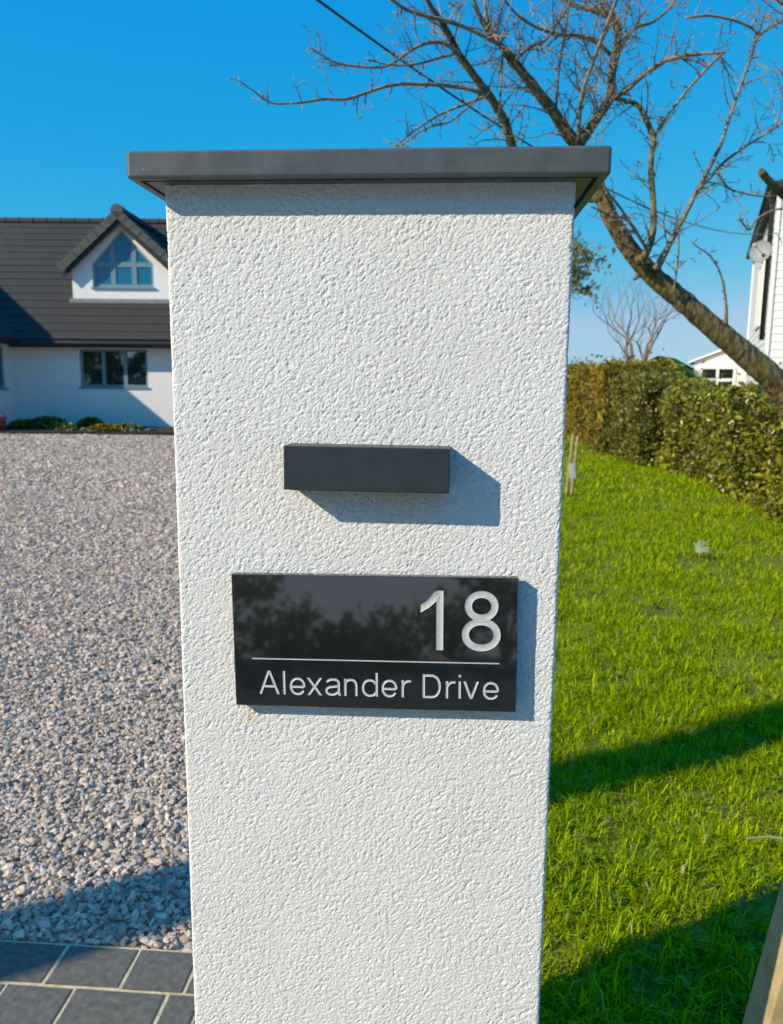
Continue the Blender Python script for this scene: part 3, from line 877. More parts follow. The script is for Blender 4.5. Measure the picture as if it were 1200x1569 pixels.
    pn([(dx - .25, 4.78), (dx + .25, 4.78), (dx + .25, f_in(dx + .25) - e), (dx, wa - e), (dx - .25, f_in(dx - .25) - e)])
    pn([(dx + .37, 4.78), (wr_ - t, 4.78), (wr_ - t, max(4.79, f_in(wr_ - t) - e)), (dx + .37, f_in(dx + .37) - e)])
    MB().box(wl_ - .04, wr_ + .04, dy - .06, dy + .14, wb - .045, wb - .002).build('sill', M['frame'], fo)
    MB().box(wl_ - .1, wr_ + .1, dy + .19, dy + .199, wb, wb + .01).build('inner_ledge', M['fascia'], fo)
    MB().prism([(dx - hw + .02, pb + .1), (dx + hw - .02, pb + .1), (dx + hw - .02, pe), (dx, pa - .02), (dx - hw + .02, pe)], 'y', dy + .21, dy + .23).build('room_wall', M['fascia'], d)
    # dormer roof: two slopes back into the main roof, with verge tiles and a ridge
    ap = Vector((dx, .62, 6.18)); run = 1.72; drop = 1.53
    for s in (-1, 1):
        dirn = Vector((s * run, 0, -drop)); L = dirn.length; du = dirn.normalized(); n3 = Vector((s * drop, 0, run)).normalized()
        # slope panel as a quadrilateral that ends on the main roof
        def back(z): return (z - 2.5) / 3.96 * 4.45 - .45 + .1
        p0 = ap + Vector((0, .03, -.03)); p1 = p0 + dirn
        V = [tuple(p0), tuple(p1), (p1.x, back(p1.z), p1.z), (p0.x, back(p0.z), p0.z)]
        V += [tuple(Vector(v) - n3 * .05) for v in V]
        me = bpy.data.meshes.new('dormer_slope'); me.from_pydata(V, [], [(0, 1, 2, 3), (7, 6, 5, 4), (0, 4, 5, 1), (1, 5, 6, 2), (2, 6, 7, 3), (3, 7, 4, 0)]); me.update()
        link('dormer_slope', me, M['tile'], d)
        nt = 8
        for k in range(nt):
            a = ap + du * (L / nt * k + .03) + n3 * (.02)
            mb = MB(); vt = L / nt + .035
            mb.slab((a.x, a.y, a.z), du * vt + n3 * .022, (0, .30, 0), n3, .03)
            mb.slab((a.x, a.y - .028, a.z), du * vt + n3 * .022, (0, .027, 0), n3, .03)
            mb.slab(tuple(a + Vector((0, -.028, 0)) - n3 * .20), du * vt + n3 * .022, (0, .026, 0), n3, .199)
            mb.build('verge_tile', M['tileg'], d)
        # courses on the slope behind the verge
        crs = MB()
        for k in range(7):
            a = p0 + du * (L / 7 * k) + n3 * .004
            bk = back((a + du * L / 7).z)
            crs.slab((a.x, ap.y + .32, a.z), du * (L / 7 + .03) + n3 * .02, (0, max(.1, back(a.z) - .05 - ap.y - .32), 0), n3, .02)
        crs.build('slope_course', M['tile'], d)
        # barge fascia and soffit under the verge
        b = MB(); a = ap + Vector((0, .03, -.25)) 
        b.slab(tuple(a), dirn, (0, .03, 0), n3, -.11)
        b.slab(tuple(a + Vector((0, .031, 0))), dirn * .995, (0, .24, 0), n3, -.02)
        b.build('barge_board', M['fascia'], d)
    # ridge of dormer with round end
    rr = [(math.cos(a) * .18, math.sin(a) * .18) for a in np.linspace(-.3, math.pi + .3, 11)]
    MB().prism([(dx + u, 6.18 + w) for u, w in rr], 'y', .575, .95).build('ridge_end', M['tileg'], d)
    y = .955
    while y < 3.6:
        MB().prism([(dx + u * .95, 6.175 + w * .95) for u, w in rr], 'y', y, min(y + .44, 3.66)).build('ridge_tile', M['tile'], d); y += .45
    for s in (-1, 1):
        x = dx + s * 1.60
        MB().tube([(x, .66, 4.66), (x, 1.9, 4.66)], .07, 8).build('gutter', M['fascia'], d)
    MB().box(dx - hw - .06, dx + hw + .06, dy - .14, dy - .002, pb - .05, pb + .07).build('flashing', M['lead'], d)
    # wing coming forward on the left; its gable end is out of the picture
    wf = 20.4 - HD
    g = empty('side_wing', (0, 0, 0)); g.parent = root
    wy0, wy1 = 21.55 - HD, 22.72 - HD
    m = MB(); X0 = L0 - .3; Xw = L0
    m.box(X0, Xw, wf, wy0, -.1, 2.5); m.box(X0, Xw, wy1, -.002, -.1, 2.5)
    m.box(X0, Xw, wy0, wy1, -.1, 1.12); m.box(X0, Xw, wy0, wy1, 2.28, 2.5)
    m.box(X0 - 8.4, X0, wf, wf + .3, -.1, 2.6)
    m.prism([(X0 - 8.5, 2.6), (Xw + .0, 2.6), (X0 - 4.0, 6.15)], 'y', wf + .01, wf + .29)
    m.build('wing_wall', M['wallw'], g)
    window_unit(g, wy0, wy1, L0 - .07, 1.125, 2.275, 2, axis='x')
    ex, rz, hwid = L0 + .4, 6.36, 4.6; yv = 20.1 - HD
    mm = MB()
    mm.slab((ex, yv, 2.5), (0, 6.6, 0), (-hwid, 0, rz - 2.5), (.655, 0, .755), -.1)
    mm.slab((ex - 2 * hwid, yv, 2.5), (0, 6.6, 0), (hwid, 0, rz - 2.5), (-.655, 0, .755), -.1)
    mm.build('wing_roof', M['tile'], g)
    MB().box(ex - .04, ex - .01, yv + .02, -.52, 2.32, 2.44).build('wing_fascia', M['fascia'], g)
    MB().box(L0 + .002, ex - .045, yv + .02, -.52, 2.36, 2.38).build('wing_soffit', M['fascia'], g)
house()

# planting bed at the foot of the house wall
bp = [cw(-10.83, 20.6), cw(-1.3, 20.9), cw(-1.3, HD - .01), cw(-10.83, HD - .01)]
mb = MB(); b_ = len(mb.v)
mb.prism([(q.x, q.y) for q in bp], 'z', -.08, .05)
tag(mb.build('planting_bed', M['soil']), kind='structure')

def leafcloud(n, cen, rad, lsize, flat=.8):
    p = rng.normal(size=(n, 3)); p /= np.linalg.norm(p, axis=1)[:, None]
    p *= (rng.uniform(.35, 1, n) ** .5)[:, None] * np.array(rad); p[:, 2] = np.abs(p[:, 2]) * flat
    p += np.array(cen)
    return leaves(p, lsize)
def leaves(p, lsize, nrm=None, asp=.5):
    n = len(p); R = rand_rot(n)
    s = lsize * np.exp(rng.normal(0, .33, n))
    q = np.array([(-.5, 0, 0), (0, -asp * .5, .06), (.5, 0, -.04), (0, asp * .5, .06)])
    v = np.einsum('nij,kj->nki', R, q) * s[:, None, None] + p[:, None, :]
    b = (np.arange(n) * 4)[:, None]
    f = np.concatenate([b + np.array([[0, 1, 2]]), b + np.array([[0, 2, 3]])], 0)
    return v.reshape(-1, 3), f
for i, (px, fw, r, hgt, m, lab) in enumerate(((40, 22.3, .5, .28, 'hedged', 'dark low plant in the bed nearest the red tub'), (75, 22.4, .55, .42, 'hedged', 'taller dark shrub in the bed left of the reflected light patch'),
        (100, 21.6, .35, .22, 'hedgeg', 'small green plant in the bed below the bright wall patch'), (140, 22.6, .4, .38, 'hedged', 'dark bushy plant against the wall below the window'),
        (163, 21.3, .5, .22, 'hedgeb', 'yellow green cushion plant in the bed under the three pane window'), (193, 21.5, .42, .24, 'hedgeg', 'olive green tuft right of the yellow cushion plant'))):
    q = G(px, 660); q = cw((px - 600) / FPX * fw, fw)
    root = empty('bed_plant', (q.x, q.y, .05)); tag(root, lab, 'plant', 'plants in the bed along the house wall')
    v, f = leafcloud(700, (0, 0, 0), (r, r * .7, hgt), .10)
    link('foliage', np_mesh('foliage', v, f), M[m], root)
    st = MB()
    for k in range(5):
        a = k * 1.26; st.tube([(0, 0, -.05), (math.cos(a) * r * .3, math.sin(a) * r * .25, hgt * .5)], .012, 5)
    st.build('stem', M['bark'], root)
for i in range(13):
    px = 105 + i * 11 + random.uniform(-4, 4); fw = 20.95 + random.uniform(-.05, .35)
    q = cw((px - 600) / FPX * fw, fw)
    v, f = stones(np.array([(0, 0, 0.)]), np.array([random.uniform(.06, .12)]))
    o = link('bed_stone', np_mesh('bed_stone', v, f), M['tsett'], None, (q.x, q.y, .07))
    tag(o, ('leftmost', 'second', 'third', 'fourth', 'fifth', 'sixth', 'seventh', 'eighth', 'ninth', 'tenth', 'eleventh', 'twelfth', 'rightmost')[i] + ' rounded stone, counted from the left, edging the planting bed', 'stone', 'stones edging the planting bed')
def tub():
    q = cw(-10.42, 21.15)
    root = empty('red_tub', (q.x, q.y, .05)); tag(root, 'red tub at the left edge of the picture by the house wall', 'tub')
    V, F = [], []
    pr = [(.17, 0), (.22, .30), (.24, .30), (.24, .34), (.21, .34), (.16, .05)]
    for r, z in pr:
        for k in range(18): a = k * math.pi / 9; V.append((r * math.cos(a), r * math.sin(a), z))
    for i in range(len(pr) - 1):
        for k in range(18): F.append((i * 18 + k, i * 18 + (k + 1) % 18, (i + 1) * 18 + (k + 1) % 18, (i + 1) * 18 + k))
    F.append(tuple(range(17, -1, -1))); F.append(tuple(range(5 * 18, 6 * 18)))
    me = bpy.data.meshes.new('tub_body'); me.from_pydata(V, [], F); me.update(); link('tub_body', me, M['red'], root)
    MB().tube([(.225 * math.cos(a), .02, .34 + .16 * math.sin(a)) for a in np.linspace(0, math.pi, 12)], .008, 6).build('handle', M['black'], root)
tub()

# ------------------------------------------------------------------ boundary hedges on the right
def hedge(name, label, x0, x1, y0, y1, h, mt, lsize, dens, wob=.16, seed=0, hfun=None):
    root = empty(name, ((x0 + x1) / 2, (y0 + y1) / 2, 0)); tag(root, label, 'hedge', 'clipped hedges along the right boundary')
    ox, oy = (x0 + x1) / 2, (y0 + y1) / 2
    def disp(p):
        return np.array([noise.noise((q[0] * 1.1 + seed, q[1] * 1.1, q[2] * 1.4)) + .5 * noise.noise((q[0] * 3.2, q[1] * 3.2 + seed, q[2] * 3.2)) for q in p])
    P_, Nn = [], []
    def face(n, fn, nv):
        u, w = rng.uniform(0, 1, n), rng.uniform(0, 1, n)
        P_.append(fn(u, w)); Nn.append(np.tile(np.array(nv, float), (n, 1)))
    A = (y1 - y0) * h
    face(int(A * dens), lambda u, w: np.stack([np.full_like(u, x0), y0 + u * (y1 - y0), w * h], 1), (-1, 0, 0))
    face(int(A * dens * .3), lambda u, w: np.stack([np.full_like(u, x1), y0 + u * (y1 - y0), w * h], 1), (1, 0, 0))
    face(int((x1 - x0) * h * dens), lambda u, w: np.stack([x0 + u * (x1 - x0), np.full_like(u, y0), w * h], 1), (0, -1, 0))
    face(int((x1 - x0) * (y1 - y0) * dens * .8), lambda u, w: np.stack([x0 + u * (x1 - x0), y0 + w * (y1 - y0), np.full_like(u, h)], 1), (0, 0, 1))
    p, nv = np.concatenate(P_), np.concatenate(Nn)
    hol = np.array([noise.noise((q[0] * 4.5 + seed, q[1] * 4.5, q[2] * 4.5)) for q in p]); kp = rng.uniform(0, 1, len(p)) < np.clip(.85 + hol * 1.5, .12, 1)
    p, nv = p[kp], nv[kp]
    k = disp(p) * wob
    dp = np.abs(rng.normal(0, .09, len(p))) - .22 * (rng.uniform(0, 1, len(p)) < .02)
    p = p + nv * (k - dp + .03)[:, None]
    if hfun: p[:, 2] *= hfun(p)
    p[:, 2] = np.maximum(p[:, 2], .02)
    v, f = leaves(p - np.array((ox, oy, 0)), lsize, asp=.52)
    o = link('foliage', np_mesh('foliage', v, f), M[mt], root); tag(o, kind='stuff')
    # inner mass of twigs, set back from the clipped face
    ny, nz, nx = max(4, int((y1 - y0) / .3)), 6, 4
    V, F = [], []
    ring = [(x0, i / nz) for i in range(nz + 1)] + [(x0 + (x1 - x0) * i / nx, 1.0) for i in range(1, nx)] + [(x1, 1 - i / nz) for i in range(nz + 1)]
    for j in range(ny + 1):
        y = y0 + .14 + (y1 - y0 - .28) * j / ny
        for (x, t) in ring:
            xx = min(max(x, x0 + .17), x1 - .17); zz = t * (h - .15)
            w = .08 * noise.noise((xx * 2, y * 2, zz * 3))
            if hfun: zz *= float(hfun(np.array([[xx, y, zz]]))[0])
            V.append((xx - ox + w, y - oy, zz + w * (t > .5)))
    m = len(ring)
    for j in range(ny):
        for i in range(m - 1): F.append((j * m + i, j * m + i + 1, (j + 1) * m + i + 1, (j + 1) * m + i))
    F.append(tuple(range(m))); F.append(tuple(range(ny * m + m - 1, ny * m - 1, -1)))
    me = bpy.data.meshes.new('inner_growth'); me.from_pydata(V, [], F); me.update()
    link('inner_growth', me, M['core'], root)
    tw = MB()
    for i in range(int((y1 - y0) * 16)):
        y = random.uniform(y0, y1) - oy; z = random.uniform(.1, h * .95); x = x0 + .15 - ox
        tw.tube([(x, y, z), (x - .1 - random.uniform(0, .1), y + random.uniform(-.1, .1), z + random.uniform(0, .18))], .004, 3, cap=False)
    tag(tw.build('twigs', M['twig'], root), kind='stuff')
hedge('hedge', 'glossy green clipped hedge behind the leaning tree trunk, nearest of the hedges', 3.72, 4.75, 6.2, 13.3, 1.33, 'hedgeg', .066, 1700, .26, 3)
hedge('hedge', 'dark green hedge section between the glossy hedge and the brown one', 3.35, 4.5, 13.3, 15.6, 1.5, 'hedged', .06, 1500, .22, 11)
hedge('hedge', 'taller brownish hedge furthest along the lawn beside the pillar edge', 3.15, 4.6, 15.6, 30, 1.80, 'hedgeb', .075, 700, .16, 17)

# ------------------------------------------------------------------ cherry tree on the lawn
def smooth(pts, n=6):
    """Catmull-Rom through (x,y,z,r)"""
    out = []
    p = [np.array(q, float) for q in pts]; p = [2 * p[0] - p[1]] + p + [2 * p[-1] - p[-2]]
    for i in range(1, len(p) - 2):
        for k in range(n):
            t = k / n
            out.append(.5 * (2 * p[i] + (p[i + 1] - p[i - 1]) * t + (2 * p[i - 1] - 5 * p[i] + 4 * p[i + 1] - p[i + 2]) * t * t + (3 * p[i] - p[i - 1] - 3 * p[i + 1] + p[i + 2]) * t ** 3))
    out.append(p[-2])
    return out

def grow_twig(mb, bud, start, d, length, r, depth, droop=.0):
    """a thin shoot with slight zigzag, buds and side spurs"""
    n = max(3, int(length / .06)); pts = [start]; rad = [r]; cur = d.normalized(); p = start.copy()
    for i in range(n):
        cur = (cur + Vector((random.uniform(-.24, .24), random.uniform(-.24, .24), random.uniform(-.2, .24) - droop))).normalized()
        p = p + cur * (length / n); pts.append(p.copy()); rad.append(max(.002, r * (1 - .6 * (i + 1) / n)))
        if random.random() < .55:
            o = cur.orthogonal().normalized(); o.rotate(__import__('mathutils').Quaternion(cur, random.uniform(0, 6.28)))
            s = random.uniform(.010, .028)
            bud.tube([p, p + (o + cur * .6) * s, p + (o + cur * .8) * s * 1.5], [max(.0016, rad[-1] * .6), .0032, .001], 4)
        if depth > 0 and random.random() < .30:
            o = cur.orthogonal().normalized(); o.rotate(__import__('mathutils').Quaternion(cur, random.uniform(0, 6.28)))
            grow_twig(mb, bud, p.copy(), cur * .7 + o, length * random.uniform(.25, .6), rad[-1] * .7, depth - 1)
    mb.tube(pts, rad, 5, cap=False)

def cherry():
    base = P(1222, 868, 6.45); base.z = 0
    root = empty('cherry_tree', base)
    tag(root, 'bare leaning tree with mottled bark reaching over the pillar', 'tree')
    def chain(spec, f0, f1, n=6):
        m = len(spec); out = []
        for i, (x, y, r) in enumerate(spec):
            fw = f0 + (f1 - f0) * i / (m - 1)
            q = P(x, y, fw) - base; out.append((*q, r * .88 * fw / FPX))
        return smooth(out, n)
    trunk = chain([(1222, 880, 32.6), (1224, 862, 28.9), (1230, 790, 25.9), (1236, 715, 23.7), (1222, 640, 22.6), (1195, 592, 21.5), (1150, 550, 20.4), (1100, 508, 18.5), (1045, 460, 17.0), (1000, 422, 15.9), (965, 382, 14.8),
                   (938, 338, 13.3), (918, 290, 11.8), (903, 258, 11.1), (884, 222, 10.0)], 6.45, 6.05, 7)
    mb = MB()
    # lumpy bark: knots and lenticel rings change the radius
    pts = [Vector(q[:3]) for q in trunk]
    rad = [q[3] * (1 + .07 * noise.noise((i * .9, 3, 1)) + .05 * noise.noise((i * 2.7, 8, 1))) for i, q in enumerate(trunk)]
    fine_p, fine_r = [], []
    for i in range(len(pts) - 1):
        for k in range(3):
            t = k / 3; fine_p.append(pts[i].lerp(pts[i + 1], t)); fine_r.append((rad[i] * (1 - t) + rad[i + 1] * t) * (1 + random.uniform(-.02, .02)))
    mb.tube(fine_p, fine_r, 18, wob=.06)
    mb.build('trunk', M['bark'], root, smooth=True)
    kn = MB()
    for (x, y, r) in ((985, 405, 9), (968, 392, 7), (955, 352, 6), (975, 425, 8)):
        q = P(x, y, 6.05) - base
        v, f = stones(np.array([tuple(q)]), np.array([r * 6.1 / FPX])); b = len(kn.v)
        kn.v += [tuple(a) for a in v]; kn.f += [tuple(int(k) + b for k in t) for t in f]
    tag(kn.build('bark_knots', M['bark'], root, smooth=True), kind='stuff')
    tw, bd = MB(), MB()
    specs = [  # (points, start distance, end distance, bark?, twig density, twig length)
        ([(884, 222, 11), (868, 203, 9.5), (850, 174, 9), (828, 146, 8.5), (806, 118, 7.5), (784, 90, 7), (766, 68, 5), (742, 38, 4), (724, -5, 3.2), (716, -60, 2.5)], 6.05, 5.7, 1, 1.0, .45),
        ([(886, 222, 11), (898, 205, 9), (914, 182, 8), (934, 150, 7.5), (938, 112, 7), (944, 80, 7), (948, 52, 6), (940, 30, 4.5), (915, 18, 4), (880, 8, 3), (840, -12, 2.4)], 6.05, 6.3, 1, 1.3, .4),
        ([(800, 285, 9), (790, 245, 8.5), (783, 218, 7.8), (773, 185, 7.4), (752, 150, 6.8), (728, 118, 6), (703, 82, 5.4), (684, 45, 4.6), (664, 15, 4), (642, -20, 3.2)], 6.3, 5.6, 1, .8, .35),
        ([(924, 304, 10), (890, 300, 9.5), (850, 300, 9), (800, 285, 9)], 6.1, 6.3, 1, 0, .2),
        ([(742, 142, 3.4), (700, 133, 3.2), (650, 129, 3), (602, 130, 2.9), (562, 142, 2.6), (530, 152, 2.4), (495, 152, 2.2), (462, 157, 1.9), (418, 158, 1.7), (392, 142, 1.3), (364, 122, .8)], 5.9, 5.2, 0, .55, .10),
        ([(706, 84, 3.6), (680, 66, 3.2), (655, 66, 2.8), (632, 76, 2.4), (606, 94, 2.2), (584, 103, 2), (540, 101, 1.8), (510, 94, 1.6), (492, 84, 1.3), (474, 72, 1)], 5.7, 5.3, 0, .7, .12),
        ([(590, -8, 2.6), (622, 14, 3), (655, 25, 3.2), (688, 33, 3.2), (722, 46, 3), (760, 66, 3), (782, 82, 3)], 5.4, 5.75, 0, .8, .2),
        ([(744, 148, 2.6), (712, 160, 2.3), (678, 174, 2), (650, 190, 1.7), (628, 206, 1.4), (606, 224, 1)], 5.9, 5.6, 0, .6, .14),
        ([(735, 146, 2), (720, 162, 1.8), (690, 186, 1.6), (655, 196, 1.4), (625, 216, 1), (612, 232, .8)], 5.9, 5.5, 0, .6, .12),
        ([(700, 82, 2.2), (676, 88, 2), (640, 98, 1.8), (600, 100, 1.5), (560, 90, 1.2)], 5.7, 5.5, 0, .5, .12),
        ([(975, 402, 9), (990, 388, 6.8), (1001, 352, 5.8), (1001, 310, 5.2), (998, 270, 5), (998, 240, 4.8), (1002, 214, 4.8), (992, 188, 4.4), (978, 162, 4), (958, 154, 3.4), (938, 150, 3)], 6.05, 6.1, 1, .8, .3),
        ([(1006, 412, 7), (1024, 378, 4.8), (1044, 340, 4.4), (1064, 300, 4), (1084, 262, 3.6), (1104, 222, 3), (1118, 180, 2.6), (1138, 122, 2.4), (1152, 84, 2.2), (1162, 56, 2), (1182, 42, 1.8), (1215, 22, 1.6)], 6.05, 6.5, 0, .6, .3),
        ([(1068, 292, 3.4), (1090, 270, 3), (1108, 250, 2.6), (1140, 226, 2.2), (1172, 206, 2), (1215, 178, 1.6)], 6.15, 6.5, 0, .7, .25),
        ([(1098, 262, 2), (1112, 284, 1.8), (1128, 293, 1.6), (1160, 300, 1.4), (1190, 300, 1.2)], 6.2, 6.3, 0, .5, .15),
        ([(940, 150, 4), (960, 138, 4), (985, 116, 3.8), (1014, 96, 3.6), (1040, 87, 3.2), (1078, 82, 2.6), (1112, 80, 2)], 6.2, 5.9, 0, 1.1, .22),
        ([(1112, 78, 2), (1090, 98, 2.4), (1062, 128, 2.4), (1036, 160, 2.4), (1016, 186, 2.4), (1000, 214, 2.6)], 5.9, 6.1, 0, .7, .22),
        ([(886, 216, 3.4), (889, 165, 3.4), (896, 130, 3.2), (912, 85, 3), (930, 38, 2.8), (946, -5, 2.4), (960, -60, 1.8)], 6.0, 5.6, 0, .6, .2),
        ([(852, 170, 2.4), (855, 120, 2.2), (862, 70, 2), (870, 20, 1.8), (876, -30, 1.4)], 5.95, 5.6, 0, .5, .2),
        ([(936, 84, 3.4), (908, 60, 3), (880, 54, 2.8), (850, 52, 2.6), (815, 38, 2.4), (790, 20, 2), (770, -4, 1.6)], 6.2, 5.8, 0, 1.0, .3),
        ([(946, 76, 3.6), (972, 44, 3), (1000, 34, 2.6), (1022, 16, 2.2), (1040, -8, 1.8)], 6.25, 6.5, 0, 1.0, .3),
        ([(770, 70, 2.4), (768, 120, 2.0), (766, 165, 2.0), (770, 190, 2.2)], 5.8, 5.9, 0, .4, .15),
        ([(1050, 28, 1.6), (1085, 24, 2), (1120, 30, 2), (1150, 42, 2), (1164, 56, 2)], 6.2, 6.45, 0, .6, .2),
        ([(1112, 498, 4), (1113, 470, 2.2), (1109, 440, 1.7), (1102, 414, 1.5), (1088, 392, 1.3), (1074, 382, 1.1), (1058, 370, .8)], 6.2, 6.0, 0, .3, .05),
        ([(1032, 450, 2), (1036, 420, 1.6), (1040, 380, 1.4), (1038, 340, 1.2), (1034, 318, 1)], 6.1, 5.9, 0, .5, .08),
        ([(994, 386, 2.8), (972, 352, 2.4), (950, 318, 2.2), (930, 292, 2), (918, 262, 1.8), (930, 235, 1.5)], 6.0, 5.7, 0, .7, .2),
        ([(994, 388, 2.4), (965, 340, 2), (935, 330, 1.8), (905, 316, 1.4)], 6.0, 5.7, 0, .4, .15),
        ([(1230, 655, 12), (1262, 560, 10), (1262, 430, 9), (1240, 345, 8), (1198, 296, 7), (1180, 279, 6.4), (1166, 263, 6)], 6.4, 5.6, 1, .2, .1),
        ([(1246, 360, 5), (1226, 210, 4), (1214, 120, 3), (1206, 40, 2.4), (1190, -40, 2)], 5.8, 6.0, 0, 1.0, .35),
        ([(1238, 344, 4), (1200, 320, 2), (1160, 335, 1.8), (1148, 352, 1.6), (1130, 330, 1.2)], 5.8, 5.7, 0, .6, .08),
        ([(790, 92, 3.2), (812, 72, 2.8), (835, 62, 2.4), (858, 30, 2), (884, -10, 1.6)], 5.8, 6.1, 0, 1.0, .25),
        ([(766, 68, 3), (746, 30, 2.6), (742, -10, 2.2)], 5.75, 5.9, 0, .8, .25),
    ]
    Q = __import__('mathutils').Quaternion
    for (sp, f0, f1, bk, dens, tl) in specs:
        ch = chain(sp, f0, f1, 5); pts = [Vector(q[:3]) for q in ch]
        rad = [q[3] * (1 + random.uniform(-.07, .07)) for q in ch]
        b = MB(); b.tube(pts, rad, 10 if bk else 6, wob=.12 if bk else 0)
        b.build('branch', M['bark'] if bk else M['twig'], root, smooth=True)
        L = sum((pts[i + 1] - pts[i]).length for i in range(len(pts) - 1))
        for k in range(int(L * dens * 19)):
            i = random.randrange(1, len(pts) - 1); t = (pts[i + 1] - pts[i]).normalized(); o = t.orthogonal().normalized(); o.rotate(Q(t, random.uniform(0, 6.28)))
            dd = t * .5 + o + Vector((0, -.1, .35))
            grow_twig(tw, bd, pts[i], dd, tl * random.uniform(.3, 1.5), min(.0058, rad[i] * .6), 2 if tl > .15 else 1)
        for i in range(1, len(pts), 2):    # short flowering spurs
            if rad[i] < .013 and random.random() < .6:
                t = (pts[i] - pts[i - 1]).normalized(); o = t.orthogonal().normalized(); o.rotate(Q(t, random.uniform(0, 6.28)))
                s = random.uniform(.015, .04)
                bd.tube([pts[i], pts[i] + o * s, pts[i] + o * s * 1.4 + t * s * .3], [.004, .005, .0015], 5)
    o = tw.build('crown', M['twig'], root, smooth=True); tag(o, kind='stuff')
    o = bd.build('buds', M['twig'], root); tag(o, kind='stuff')
cherry()

# ------------------------------------------------------------------ bare trees further off
def far_tree(name, label, base, height, seed, mt, spread=.8, leafm=None, side=None, levels=5, r0=.09, fork=.25):
    random.seed(seed)
    root = empty(name, base); tag(root, label, 'tree')
    tr, cr = MB(), MB(); tips = []
    Q = __import__('mathutils').Quaternion
    def rec(p, d, L, r, lev):
        n = 4; pts = [p]; rad = [r]; cur = d.copy()
        for i in range(n):
            cur = (cur + Vector((random.uniform(-.2, .2), random.uniform(-.2, .2), random.uniform(-.06, .16)))).normalized()
            p = p + cur * L / n; pts.append(p); rad.append(r * (1 - .42 * (i + 1) / n))
        (tr if lev >= levels - 1 else cr).tube(pts, rad, 6 if lev > 2 else 4, cap=False)
        if lev == 0: tips.append(p); return
        for k in range(random.choice((2, 3, 3))):
            o = cur.orthogonal().normalized(); o.rotate(Q(cur, random.uniform(0, 6.28)))
            rec(p if k < 2 else pts[2], (cur * .9 + o * spread * random.uniform(.5, 1.1)).normalized(), L * random.uniform(.6, .82), rad[-1] * .8, lev - 1)
    for k in range(4 if side is None else 3):
        a = k * 1.7 + seed; d = Vector((math.cos(a) * .55, math.sin(a) * .55, 1)).normalized()
        if side: d = (d + Vector(side)).normalized()
        rec(Vector((0, 0, height * fork)), d, height * .24, r0 * .6, levels)
    tr.tube([(0, 0, -.1), (.02, 0, height * .1), (0, .02, height * fork + .05)], [r0 * 1.3, r0, r0 * .85], 8)
    tr.build('trunk', M['bark'] if mt != 'palet' else M['palet'], root, smooth=True)
    o = cr.build('crown', M[mt], root); tag(o, kind='stuff')
    if leafm:
        p = np.array([tuple(t) for t in tips]); p = np.repeat(p, 14, 0) + rng.normal(0, height * .022, (len(p) * 14, 3))
        v, f = leaves(p, .13); o = link('leaf_tufts', np_mesh('leaf_tufts', v, f), M[leafm], root); tag(o, kind='stuff')
b = P(975, 590, 21.0); b.z = 0
far_tree('bare_fruit_tree', 'small pale bare fruit tree rising above the hedge', b, 4.1, 5, 'palet', .75, levels=5, r0=.11, fork=.36)
b = P(800, 590, 24.0); b.z = 0
far_tree('lichen_tree', 'tree with yellow lichen tufts peeping out behind the pillar', b, 6.0, 12, 'twig', .8, leafm='lich', levels=5, r0=.12, fork=.3)
random.seed(99)

